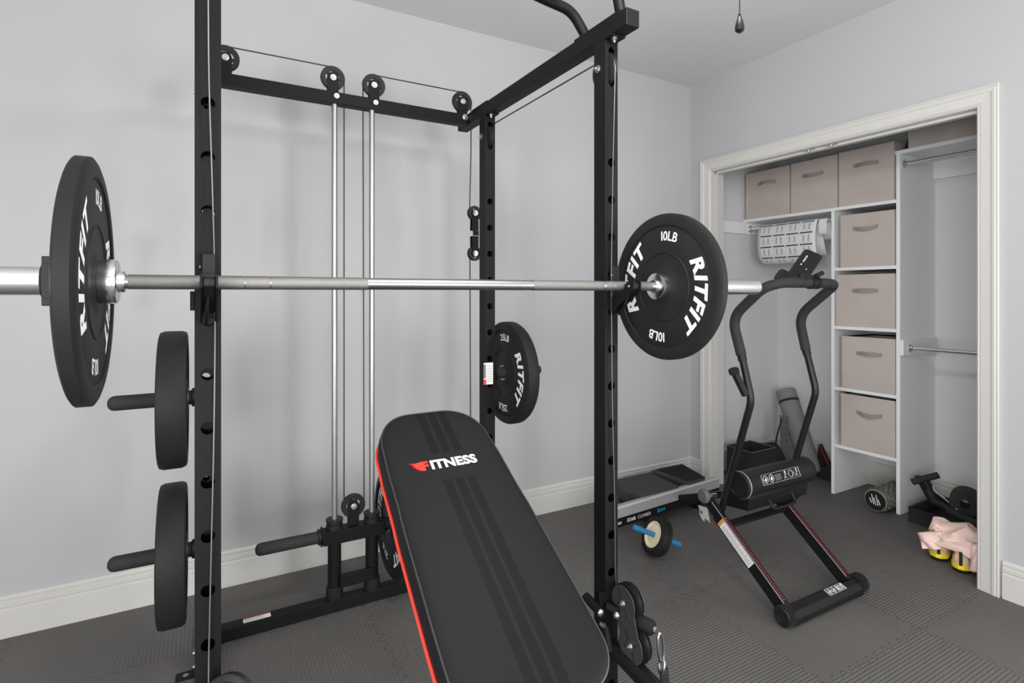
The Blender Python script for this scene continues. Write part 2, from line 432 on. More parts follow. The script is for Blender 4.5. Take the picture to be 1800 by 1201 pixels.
def hole_cell(mb, x0, x1, z0, z1, y, ydir, shape, c, n=28):
    # a rectangular piece of face (x, z) with a hole cut in it; shape(angle) -> radius
    cx, cz = c
    angs = [2 * PI * i / n for i in range(n)] + [math.atan2(q - cz, p - cx) % (2 * PI) for p in (x0, x1) for q in (z0, z1)]
    angs = sorted(set(round(a, 6) for a in angs)); inn = []; out = []
    for a in angs:
        ca, sa = math.cos(a), math.sin(a); t = 1e9
        if ca > 1e-9: t = min(t, (x1 - cx) / ca)
        if ca < -1e-9: t = min(t, (x0 - cx) / ca)
        if sa > 1e-9: t = min(t, (z1 - cz) / sa)
        if sa < -1e-9: t = min(t, (z0 - cz) / sa)
        out.append((cx + ca * t, y, cz + sa * t)); r = shape(a); inn.append((cx + ca * r, y, cz + sa * r))
    k = len(angs); vs = out + inn + [(p[0], p[1] + ydir * .0025, p[2]) for p in inn]
    fs = [(i, (i + 1) % k, k + (i + 1) % k, k + i) for i in range(k)] + [(k + i, k + (i + 1) % k, 2 * k + (i + 1) % k, 2 * k + i) for i in range(k)]
    mb.add(vs, fs)
def circ(r): return lambda a: r
def stad(w, h):   # stadium of half-width w and half-height h
    def f(a):
        ca, sa = abs(math.cos(a)), abs(math.sin(a)); L = h - w
        if ca > 1e-9 and w / ca * sa <= L: return w / ca
        bq = L * sa; return bq + math.sqrt(max(0, bq * bq - L * L + w * w))
    return f
def upright(x, y, top, holes, slot):
    m = MB(); x1 = x + UW; y1 = y + UD; rr = .0025
    for face, yd in ((y, 1), (y1, -1)):
        z = 0.0; cells = [(h, .0135, 'c') for h in holes]
        if slot and face == y: cells.append((slot, 0, 's'))
        cells.sort()
        for h, r_, k in cells:
            hh = .03 if k == 'c' else .075
            if h - hh > z: m.add([(x, face, z), (x1, face, z), (x1, face, h - hh), (x, face, h - hh)], [(0, 1, 2, 3)])
            hole_cell(m, x, x1, h - hh, h + hh, face, yd, circ(r_) if k == 'c' else stad(.0115, .063), ((x + x1) / 2, h)); z = h + hh
        m.add([(x, face, z), (x1, face, z), (x1, face, top), (x, face, top)], [(0, 1, 2, 3)])
    for xx in (x, x1): m.add([(xx, y, 0), (xx, y1, 0), (xx, y1, top), (xx, y, top)], [(0, 1, 2, 3)])
    for xx in (x + .0025, x1 - .0025): m.add([(xx, y + .0026, 0), (xx, y1 - .0026, 0), (xx, y1 - .0026, top), (xx, y + .0026, top)], [(0, 1, 2, 3)])
    m.add([(x, y, top), (x1, y, top), (x1, y1, top), (x, y1, top)], [(0, 1, 2, 3)])
    return m
HOL = [0.105 + .1137 * i for i in range(15)]
def bolt(c, ax, r=.0095, parent=None, nut=True):
    m = MB(); c = V(c); ax = V(ax).normalized()
    m.cyl(c, c + ax * .002, r * 1.35, n=20)
    m.cyl(c + ax * .002, c + ax * .009, r, n=6, smooth=False)
    m.cyl(c + ax * .009, c + ax * .014, r * .55, r * .45, n=12)
    return m.build('bolt', 'zinc', parent)
TB, TT = 1.9475 + .1265, 2.124     # underside and top of the top beams
TB = 2.0735
for x in (LX, RX):
    for y, sl in ((RF, 1.990), (RB_, 1.984)):
        u = upright(x, y, TB, [h for h in HOL if h < 1.80], sl).build('upright', 'black', rack)
        w = MB().lathe([(.006, -.009), (.05, -.009), (.053, -.007), (.046, 0), (.053, .007), (.05, .009), (.006, .009)], (x + UW / 2, y + .032, sl), (1, 0, 0), 40)
        w.build('pulley_wheel', 'wheel', u)
        sx = -1 if x == RX else -1
        bolt((x, y + .034, sl), (-1, 0, 0), .0085, u); bolt((x + UW, y + .034, sl), (1, 0, 0), .0085, u)
for x in (LX, RX):
    sb = MB().box((x, 1.225, TB), (x + UW, 2.43, TT)).build('side_beam', 'black', rack, .002)
    p = MB().box((x - .0006, 2.12, TT - .0005), (x + UW + .0006, 2.27, TT + .004)).build('joint_plate', 'black', sb, .001)
    for y, f in ((RF, 1), (RB_, 1)):
        fl = MB().box((x - .001, y - .035, TB - .004), (x + UW + .001, y, TB)).build('flange', 'black', sb)
        bolt((x + UW / 2 - .004, y - .018, TB - .004), (0, 0, -1), .008, sb)
        bolt((x + UW / 2 + .004, y + UD + .012, TB - .003), (0, 0, -1), .008, sb)
# floor rails, rear base beam and floor brackets
for x in (LX, RX):
    MB().box((x + .001, RF + UD, 0.0), (x + UW - .001, 2.43, .048)).build('floor_rail', 'black', rack, .002)
for x, s in ((LX, -1), (RX + UW, 1)):
    a, b = sorted((x, x + s * .065))
    f = MB(); f.box((a, 2.148, 0.0), (b, 2.192, .004)); f.build('floor_bracket', 'black', rack)
    MB().cyl((x + s * .035, 2.170, .0035), (x + s * .035, 2.170, .0052), .009, n=16).build('bracket_washer', 'steel', rack)
bb = MB().box((LX + UW, 2.307, 0.001), (RX, 2.357, .049)).build('base_beam', 'black', rack, .002)
bt = MB(); bt.box((.135, 2.318, .0485), (.231, 2.352, .0497)); lb = bt.build('warning_label', 'paper', bb)
k = MB(); k.box((.135, 2.343, .0497), (.231, 2.352, .0500)); k.build('red_band', 'redprint', lb)
k = MB()
for i in range(5): k.box((.139, 2.3395 - i * .0042, .0497), (.139 + random.uniform(.06, .088), 2.3405 - i * .0042, .0499))
k.build('label_print', 'ink2', lb)
bolt((LX - .001, 2.165 + .0, .075), (-1, 0, 0), .009, rack); bolt((LX - .001, 2.165, .028), (-1, 0, 0), .006, rack)
# rear top beam
lat = MB().box((LX + UW, 2.316, TB + .001), (RX, 2.364, 2.121)).build('rear_top_beam', 'black', rack, .002)
MB().box((.505, 2.326, TB - .0008), (.597, 2.354, TB + .0012)).build('cable_slot', 'groove', lat)
bolt((1.052, 2.316, 2.107), (0, -1, 0), .010, lat)
# guide rods
for x in (.473, .627):
    MB().cyl((x, 2.335, .05), (x, 2.335, TB + .002), .0117, n=32).build('guide_rod', 'guide', rack)
# pulleys on the rear top beam
def pulley(c, R=.048, parent=rack, tongue=None, ax=(0, -1, 0), down=(0, 0, -1), length=.07, plates=(-1, 1), name='pulley', bw=.0215):
    c = V(c); ax = V(ax).normalized(); down = V(down).normalized(); side = down.cross(ax)
    e = empty(name); e.parent = parent; e.location = c - V(parent.location)
    w = MB()
    w.lathe([(.006, -.008), (R * .42, -.008), (R * .42, .008), (.006, .008)], c, ax, 32)
    w.lathe([(R * .62, -.008), (R * .96, -.0085), (R, -.007), (R * .88, 0), (R, .007), (R * .96, .0085), (R * .62, .008), (R * .62, -.008)], c, ax, 48)
    for i in range(5):
        a = 2 * PI * i / 5 + .5; d = side * math.cos(a) + down * math.sin(a)
        w.bar(c + d * R * .38, c + d * R * .66, .012, R * .22, ax)
    ww = w.build('wheel', 'wheel')
    ww.parent = e; ww.location = -c
    for q in plates:
        poly = [(R * .45 * math.cos(a), R * .45 * math.sin(a)) for a in [PI + PI * i / 12 for i in range(13)]] + [(bw, length - .004), (-bw, length - .004)]
        poly = [(p[0], p[1]) for p in poly]
        pm = MB().prism(poly, c + ax * (.0105 * q - .0012), side, down, ax * .0024).build('bracket', 'black'); pm.parent = e; pm.location = -c
    b = MB(); cc = c + ax * .012; b.cyl(cc, cc + ax * .002, .0125, n=20); b.cyl(cc + ax * .002, cc + ax * .009, .0095, n=6, smooth=False); b.cyl(cc + ax * .009, cc + ax * .013, .005, n=12)
    b.cyl(c - ax * .02, c + ax * .014, .004, n=10)
    bo = b.build('bolt', 'zinc'); bo.parent = e; bo.location = -c
    return e
for x in (.075, .466, .635, 1.045):
    pulley((x, 2.335, 2.181))
    if .1 < x < 1: bolt((x + (.012 if x < .5 else .004), 2.316, 2.105), (0, -1, 0), .0078, lat)
# weight carriage on the rods
car = empty('weight_carriage'); car.parent = rack; car.location = V((.55, 2.335, .30)) - rack.location
def cb(mb, name, m, bevel=0.0, parent=car):
    o = mb.build(name, m, None, bevel); o.parent = parent; o.location = (-V((.55, 2.335, .30))) if parent is car else (0, 0, 0); return o
cb(MB().box((.424, 2.305, .277), (.676, 2.365, .332)), 'crossbeam', 'black', .002)
for x in (.473, .627):
    cb(MB().lathe([(.0118, .332), (.033, .332), (.033, .352), (.028, .352), (.028, .362), (.034, .364), (.034, .372), (.0118, .372)], (x, 2.335, 0), (0, 0, 1), 32), 'bushing', 'plastic')
    cb(MB().cyl((x, 2.335, .08), (x, 2.335, .277), .0265, n=32), 'sleeve', 'black')
    MB().lathe([(.012, .049), (.033, .049), (.034, .052), (.034, .096), (.032, .098), (.012, .098)], (x, 2.335, 0), (0, 0, 1), 32).build('rod_base_collar', 'plastic', rack)
cb(MB().box((.489, 2.298, .098), (.625, 2.318, .148)), 'link_bar', 'black', .002)
def peg(mb, x0, x1, y, z, r=.024):
    s = 1 if x1 > x0 else -1
    mb.lathe([(r, 0), (r, abs(x1 - x0) - r * .9), (r * .94, abs(x1 - x0) - r * .5), (r * .72, abs(x1 - x0) - r * .18), (r * .35, abs(x1 - x0)), (0.0001, abs(x1 - x0) + r * .05)], (x0, y, z), (s, 0, 0), 28)
    return mb
def pegset(x, s, y, z, L, parent_fn):
    e = peg(MB(), x, x + s * L, y, z)
    parent_fn(e, 'weight_peg', 'foam')
    parent_fn(MB().lathe([(.024, .006), (.031, .008), (.031, .016), (.024, .018)], (x, y, z), (s, 0, 0), 28), 'peg_collar', 'plastic')
    parent_fn(MB().lathe([(.0001, 0), (.043, 0), (.043, .005), (.0001, .005)], (x, y, z), (s, 0, 0), 4), 'peg_plate', 'black')
pegset(.424, -1, 2.335, .308, .247, lambda m, n, k: cb(m, n, k))
pegset(.676, 1, 2.335, .308, .247, lambda m, n, k: cb(m, n, k))
pulley((.549, 2.335, .412), .0485, car, length=.08)
for o in car.children:
    if o.type == 'EMPTY': o.location = V((.549, 2.335, .412)) - V((.55, 2.335, .30))
# plate storage pegs on the rear uprights
for x, s in ((LX, -1), (RX + UW, 1)):
    for z, dz in ((.945, 0), (.43, 0)):
        if s == 1 and z < .5: continue
        if s == 1: z = .945
        pegset(x, s, 2.165, z, .25, lambda m, n, k: m.build(n, k, rack))
# rating label on the rear right upright
t = MB().box((1.0565 + .002, 2.1365, .903), (1.0565 + .047, 2.1378, .997)); tg = t.build('rating_label', 'paper', rack)
t = MB(); t.box((1.0585, 2.1362, .903), (1.0705, 2.1366, .925)); t.build('red_mark', 'red', tg)
t = MB(); t.box((1.0585, 2.1362, .93), (1.0685, 2.1366, .99))
for i in range(7): t.box((1.074, 2.1362, .915 + i * .011), (1.100, 2.1366, .9165 + i * .011))
t.build('label_print', 'ink2', tg)
# floating pulley blocks beside the rear uprights
for x, s in ((1.108, 1), (.018, -1)):
    blk = empty('pulley_block'); blk.parent = rack; blk.location = V((x, 2.42, 1.58)) - rack.location
    for z, dn in ((1.672, -1), (1.484, 1)):
        p = pulley((x, 2.335, z), .034, blk, down=(0, 0, dn), length=.085, bw=.017); p.location = V((x, 2.335, z)) - V((x, 2.42, 1.58))
    pb = MB().box((x - .014, 2.316, 1.567), (x + .014, 2.3215, 1.589)).build('link_plate', 'black'); pb.parent = blk; pb.location = -V((x, 2.42, 1.58))
# cables
def cable(pts, r=.0028, m='cable', bend=0.0, n=8):
    return MB().tube(pts, r, n, bend).build('cable', m, rack)
Yc = 2.335
def arcpts(cx, cz, R, a0, a1, y=Yc, n=10):
    return [(cx + R * math.cos(math.radians(a0 + (a1 - a0) * i / n)), y, cz + R * math.sin(math.radians(a0 + (a1 - a0) * i / n))) for i in range(n + 1)]
r_ = .0455
cable([(.0325 - .003, Yc, 1.76), (.0325 - .003, Yc, 2.181)] + arcpts(.075, 2.181, r_, 180, 90) + arcpts(.466, 2.181, r_, 90, 0)[0:] + [(.5115, Yc, .412)] + arcpts(.549, .412, .041, 180, 360)[0:0] + [(.508, Yc, .412)] + arcpts(.549, .412, .045, 180, 360) + [(.5895, Yc, 2.181)] + arcpts(.635, 2.181, r_, 180, 90) + arcpts(1.045, 2.181, r_, 90, 0) + [(1.0905, Yc, 1.95), (1.083, Yc, 1.672)])
cable([(1.085, Yc, 1.484), (1.09, Yc, .25)]); cable([(.03, Yc, 1.484), (.03, Yc, .25)])
for x in (RX + UW / 2, LX + UW / 2):
    # over the rear slot pulley, forward under the side beam, over the front slot pulley and down the face of the upright
    cable([(x + .012, RB_ + .02, 2.033), (x + .012, RF + UD, 2.033)], .0026)
cxr, cxl = RX + UW / 2, LX + UW / 2
cable([(cxr, RF + .03, 2.040), (cxr, RF + .0, 2.028), (cxr + .0, RF - .018, 1.99), (cxr, RF - .016, 1.94), (cxr - .004, RF - .012, 1.70), (cxr - .009, RF - .010, 1.35), (cxr - .008, RF - .011, 1.15), (cxr - .004, RF - .009, .95), (cxr + .006, RF - .007, .70), (cxr + .010, RF - .006, .45), (1.108, RF - .004, .36)], .0015, 'cable_clear', .1)
cable([(cxl, RF + .03, 2.040), (cxl, RF + .0, 2.028), (cxl, RF - .018, 1.99), (cxl, RF - .016, 1.94), (cxl + .001, RF - .012, 1.75), (cxl + .007, RF - .010, 1.56), (cxl + .012, RF - .012, 1.35), (cxl + .013, RF - .012, 1.2), (cxl + .011, RF - .010, 1.0), (cxl + .006, RF - .008, .76), (cxl + .001, RF - .007, .52), (cxl + .001, RF - .03, .43)], .0015, 'cable_clear', .1)
# pull-up bars
pu = MB()
for sx in (1, -1):
    f = lambda x: MX + sx * (x - MX)
pts = lambda P: [(x, y, z) for x, y, z in P]
xr = RX + UW / 2; xm = 2 * MX - xr
MB().tube([(xr, 1.452, 2.126), (xr - .006, 1.452, 2.145), (xr - .055, 1.452, 2.205), (.90, 1.445, 2.215), (.75, 1.42, 2.225), (2 * MX - .75, 1.42, 2.225), (2 * MX - .90, 1.445, 2.215), (xm + .055, 1.452, 2.205), (xm + .006, 1.452, 2.145), (xm, 1.452, 2.126)], .0165, 20, .05).build('pull_up_bar', 'black', rack)
MB().tube([(xr - .002, 1.275, 2.126), (xr - .012, 1.275, 2.17), (xr - .05, 1.275, 2.32), (xr - .16, 1.275, 2.36), (xm + .16, 1.275, 2.36), (xm + .05, 1.275, 2.32), (xm + .012, 1.275, 2.17), (xm + .002, 1.275, 2.126)], .0165, 20, .05).build('pull_up_bar', 'black', rack)
for x in (.86, 2 * MX - .86):
    MB().tube([(x, 1.450, 2.217), (x, 1.33, 2.205), (x, 1.275, 2.35)], .016, 18, .04).build('neutral_grip', 'black', rack)
MB().tube([(.92, 1.36, 2.178), (.80, 1.33, 2.172), (2 * MX - .80, 1.33, 2.172), (2 * MX - .92, 1.36, 2.178)], .019, 20, .03).build('straight_grip', 'foam', rack)
for x in (LX, RX):
    MB().box((x + .002, 1.255, TT), (x + UW - .002, 1.485, TT + .008)).build('mounting_plate', 'black', rack, .001)
# low cable trolleys on the front uprights
def trolley(x, s, dz, name='cable_trolley'):
    e = empty(name); e.parent = rack; o0 = V((x, 1.26, .33 + dz)); e.location = o0 - rack.location
    def b(mb, n, m, bevel=0.0):
        q = mb.build(n, m, None, bevel); q.parent = e; q.location = -o0; return q
    xp = x + s * .0
    up, lo = V((xp, 1.268, .377 + dz)), V((xp, 1.236, .268 + dz))
    ax = V((-1, 0, 0)) if s > 0 else V((1, 0, 0))
    # figure-of-eight side plates
    def plate(off):
        poly = []; R = .050
        d = (lo - up).normalized(); L = (lo - up).length; sd = d.cross(V((1, 0, 0)))
        for i in range(25):
            a = math.radians(-125 + 250 * i / 24); poly.append((L + R * math.cos(a), R * math.sin(a)))
        for i in range(25):
            a = math.radians(55 + 250 * i / 24); poly.append((R * math.cos(a), R * math.sin(a)))
        poly = [p for p in poly]
        return MB().prism(poly, up + V((off, 0, 0)), d, sd, V((.003, 0, 0)))
    b(plate(-.018 * s - .0015), 'side_plate', 'plate_grey'); b(plate(.020 * s - .0015), 'side_plate', 'plate_grey')
    for c in (up, lo):
        w = MB().lathe([(.006, -.009), (.051, -.009), (.054, -.0075), (.045, 0), (.054, .0075), (.051, .009), (.006, .009)], c + V((.001 * s, 0, 0)), (1, 0, 0), 44)
        b(w, 'pulley_wheel', 'wheel')
        m = MB(); q = c + ax * .020; m.cyl(q, q + ax * .002, .0125, n=20); m.cyl(q + ax * .002, q + ax * .008, .009, n=6, smooth=False); m.cyl(q + ax * .008, q + ax * .012, .005, n=10)
        b(m, 'bolt', 'zinc')
        for k in range(4):
            m = MB(); a = math.radians(62 + 90 * k); dd = V((0, math.cos(a), math.sin(a)))
            q = c + ax * .0197; m.bar(q + dd * .016, q + dd * (.042 if k % 2 == 0 else .028), .0055, .0014, tuple(ax))
            b(m, 'slot', 'groove')
    # sleeve, hinge and rollers clamped to the upright
    xu = x - s * .042
    b(MB().box((xu - .0255, RF - .003, .315 + dz), (xu + .0255, RF - .0005, .395 + dz)), 'clamp_plate', 'black', .001)
    xi = x - s * .083
    b(MB().cyl((xi, RF + .045, .368 + dz), (xi, RF - .028, .355 + dz), .0135, n=24), 'roller', 'black')
    for q in (((xi, RF + .045, .368 + dz), (0, 1, .1)), ((xi, RF - .028, .355 + dz), (0, -1, -.1))):
        m = MB(); m.ball(q[0], .0115, 10, (1, .7, 1)); b(m, 'bolt', 'zinc')
    m = MB(); m.cyl((xi + s * .01, RF - .02, .315 + dz), (xi + s * .01, RF - .032, .315 + dz), .008, n=6, smooth=False); b(m, 'bolt', 'zinc')
    m = MB(); m.cyl((x - s * .042, RF - .005, .352 + dz), (x - s * .022, 1.285, .345 + dz), .013, n=20); b(m, 'hinge_pin', 'black')
    m = MB(); m.ball((x - s * .03, 1.283, .338 + dz), .0125, 10); b(m, 'bolt', 'zinc')
    b(MB().tube([(x - s * .05, RF - .01, .30 + dz), (x - s * .05, 1.29, .235 + dz)], .011, 14), 'hinge_bar', 'black')
    # cable end stopper
    b(MB().lathe([(.004, 0), (.0195, .002), (.0215, .008), (.0215, .048), (.019, .054), (.004, .055)], (x + s * .006, 1.238, .337 + dz), (.35 * s, -1, -.12), 28), 'cable_stopper', 'rubber')
    b(MB().cyl((x + s * .027, 1.187, .329 + dz), (x + s * .030, 1.180, .328 + dz), .010, n=16), 'ferrule', 'zinc')
    return e
trolley(1.108, 1, 0)
# the left one is swung towards the room, its pulley tilted
e = empty('cable_trolley'); e.parent = rack; o0 = V((.040, 1.25, .47)); e.location = o0 - rack.location
def lb_(mb, n, m, bevel=0.0):
    q = mb.build(n, m, None, bevel); q.parent = e; q.location = -o0; return q
LA = V((-.50, -.80, .33)).normalized(); lc = V((.044, 1.262, .462)); lc2 = lc + V((.06, -.03, -.10))
for c_ in (lc, lc2):
    lb_(MB().lathe([(.006, -.010), (.052, -.010), (.055, -.008), (.046, 0), (.055, .008), (.052, .010), (.006, .010)], c_, LA, 44), 'pulley_wheel', 'wheel')
    lb_(MB().lathe([(.0001, .0115), (.036, .0115), (.041, .014), (.041, .024), (.034, .030), (.0001, .032)], c_, LA, 40), 'side_plate', 'plate_grey')
lb_(MB().bar(lc - LA * .014, lc2 - LA * .014, .05, .004, tuple(LA)), 'side_plate', 'plate_grey')
lb_(MB().bar((cxl, RF - .002, .36), tuple(lc2), .03, .03), 'hinge_bar', 'black', .002)
for x in (1.10, 2 * MX - 1.10):
    MB().cyl((x, RF - .0, .215), (x, 1.10, .188), .027, n=28).build('foot_peg', 'black2', rack)
    MB().cyl((x, 1.10, .188), (x, 1.095, .188), .029, n=28).build('peg_cap', 'plastic', rack)

# ------------------------------------------------------------------ spring hook and strap hanging from the right trolley
st = empty('ankle_strap', (1.142, 1.176, .33), 'black webbing strap on two silver snap hooks', 'strap')
def link(c, L, w, tilt, flat):
    pts = []
    u = V((math.sin(tilt), 0, -math.cos(tilt))); s_ = V((flat[0], flat[1], 0)).normalized()
    for i in range(25):
        a = 2 * PI * i / 24; pts.append(V(c) + u * (L / 2 * math.cos(a)) * (1 if abs(math.cos(a)) < .8 else 1) + s_ * (w / 2 * math.sin(a)))
    return MB().tube(pts, .0042, 10, caps=False)
link((1.145, 1.170, .283), .085, .026, .12, (1, .2)).build('snap_hook', 'zinc', st)
link((1.146, 1.168, .232), .036, .026, -.3, (.3, 1)).build('ring', 'zinc', st)
k = MB(); k.tube([(1.150, 1.165, .226), (1.150, 1.163, .15), (1.158, 1.160, .06)], .004, 6)
k = MB(); k.bar((1.150, 1.164, .222), (1.163, 1.152, .05), .030, .005, (0, 1, 0)); k.build('webbing', 'fabricblk', st)

# ------------------------------------------------------------------ J-hooks
def jhook(x, label):
    e = empty('j_hook', (x, RF, 1.30), label, 'bar hook', 'hooks carrying the barbell')
    w = .030
    def poly(P, x0, x1): return MB().prism([(p[0], p[1]) for p in P], (x0, 0, 0), (0, 1, 0), (0, 0, 1), (x1 - x0, 0, 0))
    poly([(RF - .001, 1.245), (RF - .001, 1.383), (RF - .0055, 1.383), (RF - .0055, 1.245)], x - .0155, x + .0155).build('back_plate', 'black', e, .001)
    poly([(RF - .0055, 1.270), (RF - .0055, 1.378), (RF - .0165, 1.380), (RF - .018, 1.287)], x - .0125, x + .0125).build('back_pad', 'plastic', e, .002)
    poly([(RF - .0055, 1.236), (RF - .0055, 1.284), (1.228, 1.338), (1.213, 1.335), (1.212, 1.308), (RF - .012, 1.238)], x - .0155, x - .011).build('arm_cheek', 'black', e, .0015)
    poly([(RF - .0055, 1.236), (RF - .0055, 1.284), (1.228, 1.338), (1.213, 1.335), (1.212, 1.308), (RF - .012, 1.238)], x + .011, x + .0155).build('arm_cheek', 'black', e, .0015)
    poly([(RF - .006, 1.256), (RF - .006, 1.290), (1.283, 1.290), (1.229, 1.332), (1.219, 1.326), (1.219, 1.312), (1.295, 1.262)], x - .011, x + .011).build('arm_pad', 'plastic', e, .002)
    MB().tube([(x, 1.250, 1.300), (x - .004, 1.262, 1.262), (x - .004, 1.290, 1.235)], .0045, 12, .01).build('rib', 'black', e)
    for yy, zz in ((RF - .011, 1.352), (1.233, 1.318)):
        MB().ball((x - .0157, yy, zz), .0042, 8, (.5, 1, 1)).build('rivet', 'zinc', e)
    MB().box((x - .0335, RF - .004, 1.262), (x - .0255, RF + .03, 1.302)).build('side_tab', 'black', e, .001)
    MB().cyl((x, RF - .002, 1.352), (x, RF + .035, 1.352), .011, n=20).build('peg', 'black2', e)
    return e
jhook(cxl + .001, 'black hook on the left front upright, holding the barbell near its left end')
jhook(cxr + .006, 'black hook on the right front upright, holding the barbell beside the 10LB plate facing us')

# ------------------------------------------------------------------ barbell
YB, ZB = 1.265, 1.3195
bar = empty('barbell', (.54, YB, ZB), 'long steel barbell resting on two hooks across the rack', 'barbell')
BX0, BX1 = -.133, 1.2095
def bc(n, m, x0, x1, r, seg=40): return MB().cyl((x0, YB, ZB), (x1, YB, ZB), r, n=seg).build(n, m, bar)
bc('shaft', 'steel', BX0 - .02, BX1 + .02, .0136)
def knurl(x0, x1): bc('knurled_grip', 'knurl', x0, x1, .0141)
knurl(-.122, .075); knurl(.078, .123); knurl(.126, .328); knurl(.771, 1.012 - .004); knurl(1.015, 1.046); knurl(1.049, 1.19)
def collar(x, s):
    m = MB().lathe([(.0137, -.010), (.019, -.010), (.020, -.008), (.020, 0), (.036, 0), (.0405, .002), (.0415, .006), (.0415, .028), (.039, .032), (.0415, .036), (.0415, .042), (.033, .046), (.026, .046)], (x, YB, ZB), (s, 0, 0), 56)
    return m.build('collar', 'chrome', bar)
collar(BX0 - .004, -1); collar(BX1 + .004, 1)
def sleeve(x0, x1):
    s = 1 if x1 > x0 else -1; L = abs(x1 - x0)
    MB().lathe([(.0001, 0), (.0255, 0), (.0255, L - .0035), (.023, L), (.012, L), (.011, L - .003), (.0001, L - .003)], (x0, YB, ZB), (s, 0, 0), 48).build('sleeve', 'chrome', bar)
sleeve(BX0 - .045, BX0 - .045 - .43); sleeve(BX1 + .045, 1.688)

# ------------------------------------------------------------------ bumper plates
def plate(name, c, ax, weight, th, label, group, rot=0.0, R=.2265, upv=(0, 0, 1), hub=.052):
    e = empty(name, c, label, 'weight plate', group)
    ax = V(ax).normalized(); h = th / 2
    m = MB(); c = V(c)
    hf = h * .80
    prof = [(.0262, -h), (hub, -h), (hub + .003, -h + .002), (hub + .010, -hf), (.103, -hf), (.105, -hf - .0025), (.107, -hf), (.186, -hf), (.189, -hf + .002), (.192, -h), (.212, -h), (.2215, -h + .003), (R, -h * .62), (R, h * .62), (.2215, h - .003), (.212, h), (.192, h), (.189, hf - .002), (.186, hf), (.107, hf), (.105, hf + .0025), (.103, hf), (hub + .010, hf), (hub + .003, h - .002), (hub, h), (.0262, h), (.0262, -h)]
    b = m.lathe(prof, c, ax, 96).build('disc', 'rubber', e)
    for s in (1, -1):
        MB().lathe([(.0262, h * s), (.034, (h + .0012) * s), (.034, (h - .001) * s)], c, ax, 48).build('steel_insert', 'steel', e)
        n_ = ax * s; o = c + n_ * (hf + .0006)
        up = V(upv)
        for off in (0, PI):
            t = MB(); arc_text(t, weight, o, n_, up, .158, rot + off, .040, .018, 0, .95, .003); t.build('weight_number', 'white', e)
        for off in (PI / 2, -PI / 2):
            t = MB(); arc_text(t, 'RITFIT', o, n_, up, .153, rot + off, .062, .042, .24, 1.22, .0045); t.build('lettering', 'white', e)
        g = MB().lathe([(.1905, (hf + .0002) * s), (.1885, (hf + .0004) * s)], c, ax, 96).build('ring_groove', 'groove', e)
    return e
plate('bumper_plate', (-.1835, YB, ZB - .001), (1, 0, 0), '10LB', .032, 'black 10LB bumper plate hanging in the air at the left end of the barbell', None, math.radians(8))
plate('bumper_plate', (1.2585, YB, ZB - .001), (1, 0, 0), '10LB', .030, 'black 10LB bumper plate at the right end of the barbell, facing us', None, math.radians(10))
plate('bumper_plate', (-.084, 2.165, .9445), (1, 0, 0), '45LB', .082, 'thick black bumper plate on the upper left storage peg, seen edge on', None)
pl = plate('bumper_plate', (0, 0, 0), (1, 0, 0), '45LB', .080, 'thick black bumper plate tilted on the lower left storage peg near the floor', None)
pl.location = (-.086, 2.165, .4295); pl.rotation_euler = (0, 0, 0)
plate('bumper_plate', (1.196, 2.165, .9445), (1, 0, 0), '25LB', .058, 'black 25LB bumper plate on the right storage peg behind the rear upright', None, math.radians(3))
plate('bumper_plate', (.722, 2.335, .3075), (1, 0, 0), '25LB', .050, 'black bumper plate on the pulley carriage, partly behind the bench', None, math.radians(22))
# lock jaw on the left sleeve
cl = empty('barbell_clamp', (-.228, YB, ZB), 'black plastic locking clamp on the left barbell sleeve', 'clamp')
m = MB()
prof = []
for i in range(36):
    a = 2 * PI * i / 36; rr = .040 + (.006 if (i // 3) % 2 else 0); prof.append((rr * math.cos(a), rr * math.sin(a)))
m.prism(prof, (-.214, YB, ZB), (0, 1, 0), (0, 0, 1), (-.012, 0, 0)); m.build('flange', 'plastic', cl, .001)
m = MB(); prof = [(.033 * math.cos(2 * PI * i / 10), .033 * math.sin(2 * PI * i / 10)) for i in range(10)]
m.prism(prof, (-.226, YB, ZB), (0, 1, 0), (0, 0, 1), (-.022, 0, 0)); m.box((-.248, YB - .012, ZB + .02), (-.218, YB + .012, ZB + .044)); m.box((-.248, YB - .012, ZB - .044), (-.218, YB + .012, ZB - .02)); m.build('ring', 'plastic', cl, .002)
MB().bar((-.233, YB - .036, ZB - .03), (-.233, YB - .036, ZB + .03), .018, .008, (0, 1, 0)).build('lever', 'plastic', cl, .001)

